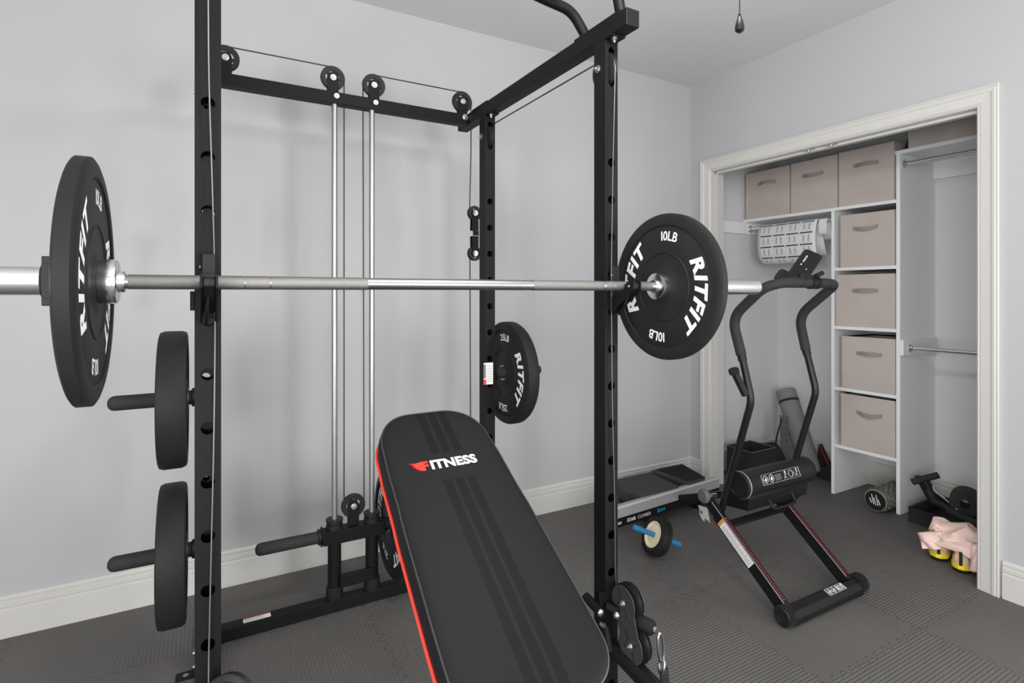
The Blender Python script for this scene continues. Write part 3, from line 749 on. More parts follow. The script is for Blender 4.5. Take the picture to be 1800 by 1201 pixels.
# ------------------------------------------------------------------ weight bench
PC = math.sqrt(1 + .63 ** 2); PU = V((0, 1 / PC, .63 / PC)); PN = V((0, -.63 / PC, 1 / PC)); PX = V((1, 0, 0))
PO = V((.508, .903 / PC, .13 + .63 * .903 / PC))           # near end of the pad face, on its centre line
bench = empty('weight_bench', (.508, .9, 0), 'black padded incline weight bench with red piping and FITNESS lettering', 'bench')
pm = Matrix((PX, PU, PN)).transposed().to_4x4(); pm.translation = PO - bench.location
LEN = .712
def outline(n=16, inset=0.0):
    out = []
    # right side up, head, left side down, foot; half width as function of distance along the pad
    def hw(s): return (.1555 - .0135 * max(0, (s - .15)) / .56 - (.002 if s > .4 else 0)) - inset
    rn, rh = .075 - inset * .6, .10 - inset * .6
    pts = []
    w0 = hw(0); w1 = hw(LEN)
    for i in range(n + 1):
        a = -PI / 2 + PI / 2 * i / n; pts.append((w0 - rn + rn * math.cos(a), inset + rn + rn * math.sin(a)))
    for i in range(1, 10): s_ = rn + inset + (LEN - rn - rh * 1.15 - 2 * inset) * i / 10; pts.append((hw(s_), s_))
    for i in range(n + 1):
        a = PI / 2 * i / n; ca, sa = math.cos(a) ** .9, math.sin(a) ** .9
        pts.append((w1 - rh + rh * ca - .0 * sa, LEN - inset - rh * 1.15 + rh * 1.15 * sa))
    out = pts + [(-x, y) for x, y in reversed(pts)]
    return out
rings = []
def dome(d): return d
for ins, z in ((.006, -.066), (.001, -.062), (-.0015, -.045), (-.0025, -.028), (-.001, -.012), (.0005, -.0075), (.003, -.0035), (.009, -.0006), (.018, .001), (.035, .0022), (.055, .003)):
    rings.append([(x, y, z) for x, y in outline(inset=ins)])
n = len(rings[0]); vs = [p for r in rings for p in r]; fs = []
for k in range(len(rings) - 1):
    for i in range(n): fs.append((k * n + i, k * n + (i + 1) % n, (k + 1) * n + (i + 1) % n, (k + 1) * n + i))
fs.append(tuple(reversed(range(n)))); fs.append(tuple((len(rings) - 1) * n + i for i in range(n)))
pd = MB().add(vs, fs, True).build('backrest_pad', 'pad'); pd.parent = bench; pd.matrix_local = pm
def onpad(mb, name, m):
    o = mb.build(name, m); o.parent = pd; return o
ol = outline(inset=-.0015)
onpad(MB().tube([(x, y, -.060) for x, y in ol] + [(ol[0][0], ol[0][1], -.060)], .0038, 10, caps=False), 'piping', 'red')
ol = outline(inset=.0015)
onpad(MB().tube([(x, y, -.0055) for x, y in ol] + [(ol[0][0], ol[0][1], -.0055)], .0021, 8, caps=False), 'seam_cord', 'grey_pipe')
t = MB()
text_at(t, 'ITNESS', (-.0450, .5195, .0046), (1, 0, 0), (0, 1, 0), .0345, .042, .0, 1.08, False, 1.04)
onpad(t, 'lettering', 'white')
t = MB()
text_at(t, 'F', (-.0675, .5195, .0046), (1, 0, 0), (0, 1, 0), .0345, .05, .0, 1.08, False)
F = [(-.060, .5190), (-.068, .5165), (-.0655, .5195), (-.0735, .5180), (-.0705, .5210), (-.0790, .5205), (-.0745, .5240), (-.0845, .5250), (-.0785, .5280), (-.0890, .5300), (-.0815, .5325), (-.0915, .5365), (-.0830, .5375), (-.0965, .5440), (-.0840, .5420), (-.0700, .5435), (-.060, .5435)]
F = [(p[0] * 1.0, p[1]) for p in F]
t.add([(x, y, .0049) for x, y in F], [tuple(range(len(F)))])
onpad(t, 'flaming_initial', 'redlogo')
# steelwork under the pad
def pb(p): return PO + PX * p[0] + PU * p[1] + PN * p[2]
MB().bar(pb((0, .03, -.09)), pb((0, .66, -.09)), .05, .045, PN).build('backrest_spine', 'black', bench, .002)
for s_ in (.18, .55): MB().bar(pb((-.1, s_, -.0695)), pb((.1, s_, -.0695)), .04, .006, PN).build('pad_strap', 'black', bench)
MB().bar((.508, 1.48, .03), (.508, .15, .03), .06, .06).build('base_tube', 'black', bench, .002)
MB().bar((.30, 1.50, .03), (.716, 1.50, .03), .06, .06).build('foot', 'black', bench, .002)
MB().bar((.33, .12, .03), (.686, .12, .03), .06, .06).build('foot', 'black', bench, .002)
MB().bar((.508, .62, .06), (.508, .74, .56), .05, .05, (0, 1, 0)).build('post', 'black', bench, .002)
MB().bar((.508, 1.3, .06), pb((0, .33, -.11)), .04, .04, (0, 1, 0)).build('strut', 'black', bench, .002)
sp = MB().prism(rounded(-.14, 0, .14, .30, .04), (.508, .50, .46), (1, 0, 0), (0, .98, .17), (0, 0, .06)).build('seat_pad', 'pad', bench, .01)
MB().bar((.508, .70, .40), (.508, .55, .44), .05, .04).build('seat_bracket', 'black', bench)

# ------------------------------------------------------------------ closet organiser
org = empty('closet_organizer', (3.77, 1.92, 0), 'white closet shelving tower with long top shelves', 'shelving unit')
XF = 3.563
MB().box((XF, 2.093, 0), (CX - .001, 2.113, 1.832)).build('side_panel', 'mel', org, .001)
MB().box((XF, 1.707, 0), (CX - .001, 1.728, 2.115)).build('side_panel', 'mel', org, .001)
MB().box((XF, 1.728, 1.832), (CX - .001, CYL - .001, 1.852)).build('shelf', 'mel', org, .001)
for z in (1.463, 1.088, .696, .325):
    MB().box((XF, 1.728, z - .02), (CX - .001, 2.093, z)).build('shelf', 'mel', org, .001)
MB().box((XF, CYR + .001, 2.115), (CX - .001, 1.735, 2.137)).build('shelf', 'mel', org, .001)
MB().box((XF - .004, 1.687, .935), (CX - .02, 1.707, 1.025)).build('cleat', 'mel', org, .001)
MB().box((CX - .02, CYR + .001, 2.005), (CX - .001, 1.707, 2.1145)).build('cleat', 'mel', org, .001)
MB().box((XW + .12, CYL - .018, 1.745), (CX - .001, CYL - .001, 1.8315)).build('cleat', 'mel', org, .001)
def rod(p0, p1, label):
    e = empty('closet_rod', p0, label, 'closet rod', 'chrome closet rods')
    MB().cyl(p0, p1, .0125, n=28).build('rod', 'chrome', e)
    for a, b in ((p0, p1), (p1, p0)):
        d = (V(b) - V(a)).normalized()
        MB().lathe([(.0126, .003), (.0126, .018), (.017, .016), (.019, .006), (.027, .004), (.027, .0), (.012, 0)], V(a), d, 28).build('flange', 'chrome', e)
rod((3.62, 2.763, 1.785), (3.62, 2.114, 1.785), 'chrome closet rod under the left shelf, with the exercise poster hung over it')
rod((3.61, 1.706, 2.062), (3.61, CYR + .001, 2.062), 'upper chrome closet rod under the shelf at the closet right end')
rod((3.635, 1.6865, .976), (3.635, CYR + .001, .976), 'lower chrome closet rod at half height at the closet right end')

# fabric storage bins
def bin_(y0, y1, z0, h, xf, depth, label, hy=None, hz=None, dim=1.0, name='storage_bin', rot=0.0):
    cy = (y0 + y1) / 2; w = y1 - y0
    e = empty(name, (xf + depth / 2, cy, z0), label, 'storage bin', 'beige fabric bins in the closet')
    e.rotation_euler = (0, 0, rot)
    m = MB(); N = 10; t = .004
    rnd = random.Random(int(y0 * 1000 + z0 * 10))
    bul = [rnd.uniform(-.002, .004) for _ in range(4)]
    def ring(z, off, bulge):
        out = []
        X0, X1, Y0, Y1 = -depth / 2 + off, depth / 2 - off, -w / 2 + off, w / 2 - off
        for (ax, ay, bx, by, k) in ((X0, Y0, X1, Y0, 0), (X1, Y0, X1, Y1, 1), (X1, Y1, X0, Y1, 2), (X0, Y1, X0, Y0, 3)):
            for i in range(N):
                u = i / N; b = bulge * math.sin(PI * u) * bul[k]; nx, ny = ((0, -1), (1, 0), (0, 1), (-1, 0))[k]
                out.append((ax + (bx - ax) * u + nx * b, ay + (by - ay) * u + ny * b, z))
        return out
    R = []
    for i in range(9):
        v = i / 8; R.append(ring(h * v, 0, math.sin(PI * v)))
    R.append(ring(h, t, 0)); R.append(ring(.006, t, 0))
    n = len(R[0]); vs = [p for r in R for p in r]; fs = [(k * n + i, k * n + (i + 1) % n, (k + 1) * n + (i + 1) % n, (k + 1) * n + i) for k in range(len(R) - 1) for i in range(n)]
    fs.append(tuple(range(n))); fs.append(tuple(reversed([(len(R) - 1) * n + i for i in range(n)])))
    m.add(vs, fs)
    def put(mb, nm, mt, bev=0.0):
        o = mb.build(nm, mt, None, bev); o.parent = e; return o
    put(m, 'fabric_box', 'bin')
    rm = MB()
    for a, b in (((-depth / 2 - .0015, -w / 2 - .0015, h - .009), (-depth / 2 + .004, w / 2 + .0015, h + .001)), ((depth / 2 - .004, -w / 2 - .0015, h - .009), (depth / 2 + .0015, w / 2 + .0015, h + .001)), ((-depth / 2, -w / 2 - .0015, h - .009), (depth / 2, -w / 2 + .004, h + .001)), ((-depth / 2, w / 2 - .004, h - .009), (depth / 2, w / 2 + .0015, h + .001))): rm.box(a, b)
    put(rm, 'rim', 'bin')
    hy = 0 if hy is None else hy - cy; hz = h * .72 if hz is None else hz - z0
    hm = MB(); P = []; K = 14
    sag = rnd.uniform(-.012, .010)
    for i in range(K + 1):
        u = i / K; yy = -.074 + .148 * u; lift = .003 + .017 * max(0, math.sin(PI * min(1, max(0, (u - .12) / .76)))) ** .8; P.append((-depth / 2 - lift - .002, hy + yy, hz + sag * math.sin(PI * u)))
    vs = []
    for p in P:
        for dz in (-.0115, .0115):
            for dx in (0, .0018): vs.append((p[0] + dx, p[1], p[2] + dz))
    fs = []
    for i in range(K):
        a = i * 4; b = a + 4
        fs += [(a, b, b + 2, a + 2), (a + 1, a + 3, b + 3, b + 1), (a, a + 1, b + 1, b), (a + 2, b + 2, b + 3, a + 3)]
    fs += [(0, 2, 3, 1), (K * 4, K * 4 + 1, K * 4 + 3, K * 4 + 2)]
    hm.add(vs, fs); put(hm, 'handle', 'binh')
    return e
bin_(2.404, 2.757, 1.852, .338, XF - .002, .36, 'beige fabric bin with handle, leftmost on the long upper shelf', 2.578, 2.095)
bin_(2.072, 2.393, 1.852, .340, XF - .002, .36, 'beige fabric bin with handle, middle one on the long upper shelf', 2.236, 2.096)
bin_(1.738, 2.062, 1.852, .344, XF - .002, .36, 'beige fabric bin with handle, on the long upper shelf next to the tall panel', 1.896, 2.093)
bin_(1.735, 2.052, 1.463, .330, XF - .002, .36, 'beige fabric bin in the top cubby, directly under the long shelf', 1.90, 1.706)
bin_(1.733, 2.082, 1.088, .327, XF - .001, .36, 'beige fabric bin in the second cubby from the top, level with the console', 1.903, 1.315)
bin_(1.733, 2.044, .696, .330, XF, .36, 'beige fabric bin in the third cubby from the top', 1.88, .925)
bin_(1.733, 2.050, .325, .335, XF, .36, 'beige fabric bin in the lowest filled cubby above the foam roller', 1.878, .558)
bin_(1.02, 1.668, 2.137, .145, XF + .01, .36, 'wide beige fabric bin in shade on the top right closet shelf', 1.25, 2.2)
b = MB()
for i in range(5): b.tube([(XF + .03, 1.695 - i * .004, 2.143 + i * .012), (XF + .30, 1.697 - i * .004, 2.143 + i * .012)], .006, 8)
tag(b.build('folded_netting', 'fabricblk'), 'small dark folded netting squeezed beside the wide bin on the top shelf', 'netting')

# exercise poster draped over the left rod, and the plain sheet behind it
def drape(y0, y1, prof, name, m, parent=None, thick=.0008):
    mb = MB(); k = len(prof); N = 12; vs = []
    for j in range(N + 1):
        y = y0 + (y1 - y0) * j / N
        for (x, z) in prof: vs.append((x, y, z))
    fs = [(j * k + i, j * k + i + 1, (j + 1) * k + i + 1, (j + 1) * k + i) for j in range(N) for i in range(k - 1)]
    mb.add(vs, fs, True); o = mb.build(name, m, parent)
    s = o.modifiers.new('thickness', 'SOLIDIFY'); s.thickness = thick; s.offset = 0
    return o
def front(s):    # s = arc length down the front from the top of the rod
    pts = PF
    for i in range(len(pts) - 1):
        L = math.dist(pts[i], pts[i + 1])
        if s <= L or i == len(pts) - 2:
            u = s / L; return (pts[i][0] + (pts[i + 1][0] - pts[i][0]) * u, pts[i][1] + (pts[i + 1][1] - pts[i][1]) * u)
        s -= L
PF = [(3.62, 1.8005), (3.608, 1.797), (3.596, 1.785), (3.585, 1.765), (3.577, 1.735), (3.573, 1.70), (3.572, 1.66), (3.575, 1.62), (3.583, 1.58), (3.595, 1.55), (3.612, 1.528), (3.635, 1.515), (3.66, 1.512)]
prof = [(3.70, 1.56), (3.672, 1.64), (3.652, 1.72), (3.638, 1.775), (3.631, 1.795)] + PF
ps = empty('exercise_poster', (3.62, 2.44, 1.785), 'white exercise chart poster curled over the left closet rod', 'poster')
ps_ = drape(2.225, 2.668, prof, 'sheet', 'paper', ps)
tot = sum(math.dist(PF[i], PF[i + 1]) for i in range(len(PF) - 1))
def patch(mb, ya, yb, sa, sb, lift=.0012, n=4):
    vs = []
    for i in range(n + 1):
        s = sa + (sb - sa) * i / n; x, z = front(s); x2, z2 = front(min(tot, s + .002)); dx, dz = x2 - x, z2 - z; L = math.hypot(dx, dz) or 1
        nx, nz = dz / L, -dx / L
        if nx > 0: nx, nz = -nx, -nz
        vs += [(x + nx * lift, ya, z + nz * lift), (x + nx * lift, yb, z + nz * lift)]
    mb.add(vs, [(2 * i, 2 * i + 1, 2 * i + 3, 2 * i + 2) for i in range(n)])
fg = MB(); rnd = random.Random(3)
cw = (2.645 - 2.238) / 4
for r_i, s0 in enumerate((.022, .102, .182, .262)):
    hd = MB()
    for c_i in range(4):
        ya = 2.645 - c_i * cw
        patch(hd, ya - .004, ya - cw + .008, s0, s0 + .009)
        if r_i == 3: L = .028
        else: L = .058
        for q in (0.30, 0.66):          # pairs of small exercise figures
            yc = ya - cw * q; s1 = s0 + .018
            if s1 + L > tot - .01: continue
            patch(fg, yc + .003, yc - .003, s1, s1 + .006)
            patch(fg, yc + .002, yc - .002, s1 + .007, s1 + L * .55)
            a = rnd.uniform(-.008, .008)
            patch(fg, yc + .010, yc + .002, s1 + .010 + abs(a), s1 + .013 + abs(a)); patch(fg, yc - .002, yc - .009, s1 + .016 - a * .5, s1 + .019 - a * .5)
            patch(fg, yc + .006, yc + .003, s1 + L * .5, s1 + L * .8); patch(fg, yc - .003, yc - .006, s1 + L * .5, s1 + L * .85)
            patch(fg, yc + .011, yc + .008, s1 + L * .86, s1 + L * .92)
        patch(fg, ya - .006, ya - .009, s0 + .014, s0 + .020)
    hd.build('heading_row', 'ink', ps)
fg.build('figure_print', 'ink2', ps)
ps2 = drape(2.165, 2.222, [(3.668, 1.66), (3.655, 1.70), (3.644, 1.75), (3.634, 1.787), (3.621, 1.800), (3.607, 1.793), (3.601, 1.77), (3.600, 1.73), (3.606, 1.69)], 'paper_sheet', 'paper')
tag(ps2, 'plain white sheet hung on the closet rod behind the exercise poster', 'paper')
ps2.location.x = .0

# ------------------------------------------------------------------ things on the closet floor
bx = empty('fabric_box', (3.36, 2.56, 0), 'black open box on the closet floor behind the stair climber', 'box')
m = MB()
x0, x1, y0, y1, h = 3.235, 3.487, 2.458, 2.662, .222
for a, b in (((x0, y0, 0), (x1, y0 + .006, h)), ((x0, y1 - .006, 0), (x1, y1, h)), ((x0, y0 + .006, 0), (x0 + .006, y1 - .006, h)), ((x1 - .006, y0 + .006, 0), (x1, y1 - .006, h)), ((x0, y0, 0), (x1, y1, .006))): m.box(a, b)
m.build('body', 'fabricblk', bx, .002)
m = MB(); m.tube([(x0, y0, h), (x1, y0, h), (x1, y1, h), (x0, y1, h), (x0, y0, h)], .0035, 6); m.build('rim', 'leather', bx)
bag = empty('gym_bag', (3.68, 2.6, 0), 'black gym bag with red edging beside the black box', 'bag')
def arch(xc, ya, yb, hh, w, nm, mt, r=None):
    pts = []
    for i in range(13):
        u = i / 12; pts.append((ya + (yb - ya) * u, hh * (math.sin(PI * min(1, u * 1.0)) ** .55)))
    poly = pts
    if r is None:
        return MB().prism(poly, (xc, 0, 0), (0, 1, 0), (0, 0, 1), (w, 0, 0)).build(nm, mt, bag, .008)
    return MB().tube([(xc - .003, p[0], p[1]) for p in poly], r, 8).build(nm, mt, bag)
arch(3.58, 2.50, 2.74, .195, .12, 'body', 'fabricblk')
arch(3.58, 2.50, 2.74, .197, 0, 'edging', 'redfab', .006)
arch(3.555, 2.42, 2.52, .11, .10, 'pocket', 'fabricblk')
mt_ = empty('yoga_mat', (3.755, 2.365, 0), 'rolled grey yoga mat leaning in the closet corner, tied near its top', 'yoga mat')
A, B = V((3.765, 2.372, .022)), V((3.885, 2.655, .555)); d = (B - A).normalized()
m = MB(); m.lathe([(.0001, 0), (.066, 0), (.069, .003), (.069, (B - A).length - .003), (.066, (B - A).length), (.0001, (B - A).length)], A, d, 40); m.build('roll', 'yoga', mt_)
xx, yy, zz = frame(d); sp = [B + d * .0015 + (xx * math.cos(a) + yy * math.sin(a)) * (.012 + .0035 * a / 1.0 * .45) for a in [i * .35 for i in range(90)]]
sp = [p for p in sp if (p - B).length < .064]; MB().tube(sp, .0012, 5).build('roll_end', 'ink', mt_)
MB().cyl(B - d * .095, B - d * .078, .0712, n=40).build('tie', 'fabricblk', mt_)
sb = empty('leather_belt', (3.70, 2.52, 0), 'dark grey belt strap with punched holes standing against the yoga mat', 'belt')
m = MB(); P = [(3.695, 2.545, .045), (3.700, 2.535, .22), (3.705, 2.532, .30), (3.700, 2.540, .405)]
m.prism(rounded(-.030, 0, .030, .365, .008), (3.70, 2.530, .042), (.30, -.954, 0), (-.02, .02, 1), (.004, .0012, 0)); m.build('strap', 'leather', sb)
for i in range(4):
    c = V((3.6985, 2.5235, .365 - i * .046)); MB().cyl(c + V((.0, -.0, 0)), c + V((-.0012, -.0004, 0)), .005, n=12).build('hole', 'groove', sb)
MB().tube([(3.69, 2.55, .38), (3.685, 2.585, .26), (3.68, 2.60, .16), (3.68, 2.575, .08), (3.69, 2.53, .042)], .006, 8, .05).build('loop', 'fabricblk', sb)
wd = empty('gym_accessory', (3.80, 2.31, 0), 'black and red wedge-shaped gym accessory by the lower right side of the yoga mat', 'gym accessory')
MB().prism([(2.265, .02), (2.30, .005), (2.40, .005), (2.385, .21), (2.37, .215)], (3.86, 0, 0), (0, 1, 0), (0, 0, 1), (.03, 0, 0)).build('body', 'fabricblk', wd, .006)
MB().tube([(3.848, 2.265, .03), (3.848, 2.372, .215)], .005, 8).build('edging', 'redfab', wd)
MB().lathe([(.0001, 0), (.040, 0), (.045, .005), (.045, .05), (.04, .055), (.0001, .055)], (3.77, 2.275, .047), (1, .1, 0), 32).build('pad', 'fabricblk', wd)

# foam roller
fr = empty('foam_roller', (3.485, 1.795, 0), 'knobbly camouflage foam roller with black cap, on the closet floor under the cubbies', 'foam roller')
c = V((3.478, 1.800, .0695)); ax = V((1, .02, 0)).normalized(); R = .0645
m = MB(); m.lathe([(.0001, 0), (.058, 0), (.064, .004), (.0655, .012), (R, .02), (R, .31), (.058, .32), (.0001, .32)], c, ax, 48)
x_, y_, z_ = frame(ax)
for i in range(14):
    for j in range(9):
        a = 2 * PI * (i + .5 * (j % 2)) / 14; p = c + ax * (.035 + j * .032) + (x_ * math.cos(a) + y_ * math.sin(a)) * R
        o_ = (x_ * math.cos(a) + y_ * math.sin(a)); m.bar(p - o_ * .002, p + o_ * .005, .016, .013, ax)
m.build('body', 'roller', fr)
MB().lathe([(.0001, -.003), (.054, -.003), (.0575, .001), (.0575, .003)], c, ax, 40).build('end_cap', 'plastic', fr)
m = MB()
for k in range(5):
    q = -.024 + k * .012; L = (.014, .028, .022, .030, .016)[k]
    P = [c - ax * .0045 + V((0, -q + s_ * .012 * 1, 0)) + V((0, 0, (.006 if k % 2 else -.004))) + V((0, -s_ * .018, -s_ * L)) for s_ in (-1, -.3, .4, 1)]
    m.tube(P, .0022, 6)
m.build('cap_emblem', 'white', fr)

# crate of black gym gear at the right of the closet floor
tr = empty('gear_crate', (3.65, 1.35, 0), 'low black crate on the closet floor at the right', 'crate')
m = MB(); x0, x1, y0, y1 = 3.50, 3.86, 1.02, 1.635; h = .085
for a, b in (((x0, y0, 0), (x1, y0 + .01, h)), ((x0, y1 - .01, 0), (x1, y1, h)), ((x0, y0, 0), (x0 + .01, y1, h)), ((x1 - .01, y0, 0), (x1, y1, h)), ((x0, y0, 0), (x1, y1, .01))): m.box(a, b)
m.build('body', 'fabricblk', tr, .003)
rg = empty('foam_ring', (3.60, 1.415, .09), 'thick black foam tube standing on end-face in the crate, hole facing us', 'foam tube')
ca = V((3.585, 1.400, .158)); axr = V((1, .35, -.05)).normalized()
MB().lathe([(.023, 0), (.066, 0), (.070, .004), (.070, .14), (.066, .144), (.023, .144), (.023, 0)], ca, axr, 40).build('tube', 'foam', rg)
q = frame(axr); MB().bar(ca - axr * .001 + V((0, -.02, .06)), ca - axr * .001 + V((0, -.012, .024)), .006, .002, (1, 0, 0)).build('slit', 'groove', rg)
ex = empty('push_handle', (3.62, 1.55, .09), 'black padded exercise handle with bent silver rod lying across the crate', 'exercise handle')
MB().prism([(1.535, .128), (1.60, .235), (1.655, .238), (1.645, .228), (1.585, .12), (1.56, .088)], (3.60, 0, 0), (0, 1, 0), (0, 0, 1), (.05, 0, 0)).build('plate', 'plastic', ex, .004)
MB().cyl((3.575, 1.650, .208), (3.66, 1.555, .262), .018, n=20).build('foam_grip', 'foam', ex)
MB().tube([(3.60, 1.555, .21), (3.59, 1.545, .185), (3.585, 1.50, .165), (3.575, 1.43, .122)], .006, 10, .03).build('bent_rod', 'chrome', ex)
MB().tube([(3.60, 1.56, .13), (3.57, 1.47, .115), (3.55, 1.38, .10)], .016, 12, .03).build('foam_bar', 'foam', ex)
MB().tube([(3.62, 1.60, .21), (3.60, 1.57, .15), (3.60, 1.52, .105)], .011, 12, .03).build('foam_bar', 'foam', ex)
MB().tube([(3.54, 1.46, .115), (3.52, 1.33, .098), (3.515, 1.15, .10)], .019, 12, .03).build('foam_bar', 'foam', ex)

# trainers: built once pointing along local +y with the heel at the origin, then copied
def shoe_parts(e):
    L, Wd = .27, .078
    def sec(v):   # half width along the sole, heel 0 to toe 1
        return Wd / 2 * (.70 + .62 * math.sin(PI * min(1, v * .9 + .05)) * .55 + .10 * math.sin(2 * PI * v)) * (1 if v < .85 else math.sqrt(max(0, 1 - ((v - .85) / .16) ** 2)))
    def ringy(z, grow, n=20, top=0):
        r = []
        for i in range(n + 1):
            v = i / n; r.append((sec(v) * (math.sqrt(min(1, v / .07 + .08))) + grow, L * v - (grow if i == 0 else 0), z))
        return r + [(-p[0], p[1], p[2]) for p in reversed(r)]
    def loft(rs, nm, mt, cap=True, parent=e):
        n = len(rs[0]); vs = [p for r in rs for p in r]; fs = [(k * n + i, k * n + (i + 1) % n, (k + 1) * n + (i + 1) % n, (k + 1) * n + i) for k in range(len(rs) - 1) for i in range(n)]
        if cap: fs += [tuple(reversed(range(n))), tuple((len(rs) - 1) * n + i for i in range(n))]
        o = MB().add(vs, fs, True).build(nm, mt); o.parent = parent; return o
    loft([ringy(.001, -.003), ringy(.010, 0), ringy(.017, .0015)], 'outsole', 'plastic')
    loft([ringy(.0165, .0012), ringy(.024, .003), ringy(.036, .001)], 'midsole', 'yellow')
    rs = []
    for z, g in ((.034, -.001), (.05, -.001), (.07, -.005), (.088, -.010), (.10, -.012)):
        r = []
        for x, y, zz in ringy(z, g):
            f = min(1, max(0, (y - .10) / .17)); zt = .034 + (z - .034) * (1 - .62 * f); r.append((x * (1 - .25 * f * (z - .034) / .066), y + .006 * (z > .08), zt))
        rs.append(r)
    loft(rs, 'upper', 'shoe')
    o = MB().prism(rounded(-.0065, .036, .0065, .098, .002), (0, -.0038, 0), (1, 0, 0), (0, .06, 1), (0, .003, 0)).build('heel_tab', 'fabricblk'); o.parent = e
    for q in range(4):
        o = MB().tube([(-.018, .13 + q * .018, .094 - q * .006), (.018, .135 + q * .018, .094 - q * .006)], .002, 6).build('lace', 'fabricblk'); o.parent = e
s1 = empty('running_shoe', (3.105, 1.318, 0), 'left peach running shoe with yellow sole, under the pink cloth', 'shoe', 'pair of running shoes')
shoe_parts(s1); s1.rotation_euler = (0, 0, math.radians(-70))
s2 = copy_tree(s1); s2.location = (3.062, 1.212, 0); s2.rotation_euler = (0, 0, math.radians(-76))
s2['label'] = 'right peach running shoe with yellow sole, nearer the closet trim'
MB().tube([(3.11, 1.335, .018), (3.09, 1.362, .006), (3.10, 1.40, .003), (3.11, 1.44, .003)], .0016, 6, .02).build('lace_end', 'fabricblk', s1)
o = MB().tube([(3.05, 1.262, .010), (3.035, 1.29, .003), (3.035, 1.33, .003)], .0016, 6, .02).build('lace_end', 'fabricblk', s2)

# crumpled pink cloth over the shoes
def cloth():
    m = MB(); rnd = random.Random(5); NU, NV = 46, 40; vs = []
    prof_f = [(0, .105), (.12, .150), (.25, .175), (.45, .170), (.7, .165), (1, .150)]
    for i in range(NU + 1):
        u = i / NU; y = 1.372 - .30 * u
        zc = .105; 
        top = .222 - .05 * u - .03 * abs(math.sin(7 * u)) if u > .08 else .12 + u * .9
        bot = .085 + .03 * math.sin(9 * u + 1) + .02 * u
        for j in range(NV + 1):
            v = j / NV; a = 2 * PI * v
            rz = (top - bot) / 2; cz = (top + bot) / 2
            rx = .05 + .03 * math.sin(PI * min(1, u * 1.3))
            edge = math.sqrt(max(0.02, 1 - (1 - min(1, u / .16)) ** 2))
            fold = 1 + .13 * math.sin(3 * a + 6 * u * 2) + .08 * math.sin(7 * a - 9 * u) + .05 * math.sin(13 * a + 17 * u)
            x = 3.165 + .02 * u + math.cos(a) * rx * fold * edge + .010 * math.sin(14 * u + 2 * a)
            z = cz + math.sin(a) * rz * (.9 + .1 * fold) * edge
            vs.append((x, y + .012 * math.sin(4 * a + 8 * u), z))
    k = NV + 1
    fs = [(i * k + j, i * k + j + 1, (i + 1) * k + j + 1, (i + 1) * k + j) for i in range(NU) for j in range(NV)]
    m.add(vs, fs, True)
    # loose pointed corner hanging down at the left and a flap in front of the heels
    def flap(P, Q, n=14, amp=.006, ph=0):
        vs = []
        for i in range(n + 1):
            u = i / n
            for j in range(n + 1):
                v = j / n; a = V(P[0]).lerp(V(P[1]), u); b_ = V(Q[0]).lerp(V(Q[1]), u); p = a.lerp(b_, v)
                vs.append(p + V((-amp * math.sin(9 * u + 5 * v + ph) - .02 * math.sin(PI * v) * math.sin(PI * u), 0, .004 * math.sin(11 * v + ph))))
        kk = n + 1; m.add(vs, [(i * kk + j, i * kk + j + 1, (i + 1) * kk + j + 1, (i + 1) * kk + j) for i in range(n) for j in range(n)], True)
    flap([(3.11, 1.305, .150), (3.095, 1.405, .110)], [(3.08, 1.300, .075), (3.075, 1.372, .052)], amp=.006)
    flap([(3.13, 1.330, .155), (3.10, 1.10, .135)], [(3.085, 1.335, .092), (3.040, 1.10, .085)], amp=.010, ph=2)
    flap([(3.06, 1.165, .15), (3.05, 1.12, .15)], [(3.035, 1.168, .045), (3.03, 1.12, .045)], amp=.004, ph=1)
    o = m.build('garment', 'pink')
    s = o.modifiers.new('thickness', 'SOLIDIFY'); s.thickness = .003
    return tag(o, 'crumpled pale pink garment piled on top of the running shoes', 'garment')
cloth()

# ------------------------------------------------------------------ stair climber
sc = empty('stair_climber', (2.25, 1.75, 0), 'black folding stair climber with handlebar, console and silver edged deck', 'stair climber')
W0, W1 = 2.040, 2.440      # centres of the two sides
foot = MB(); foot.prism([(1.322, .010), (1.322, .034), (1.335, .058), (1.358, .066), (1.382, .058), (1.392, .034), (1.388, .010)], (1.995, 0, 0), (0, 1, 0), (0, 0, 1), (.475, 0, 0)); foot.build('foot_beam', 'black2', sc, .003)
for x, s in ((2.0, -1), (2.466, 1)):
    w = MB(); prof = []
    for i in range(88):
        a = 2 * PI * i / 88; rr = .040 if (i // 2) % 2 else .0340; prof.append((rr * math.cos(a), rr * math.sin(a)))
    w.prism(prof, (x, 1.356, .0405), (0, 1, 0), (0, 0, 1), (s * .036, 0, 0)); wh = w.build('foot_wheel', 'rubber', sc, .001)
    MB().lathe([(.0001, .034), (.018, .034), (.020, .040), (.031, .041), (.034, .036), (.036, .034)], (x, 1.356, .0405), (s, 0, 0), 36).build('hub_cap', 'plastic', wh)
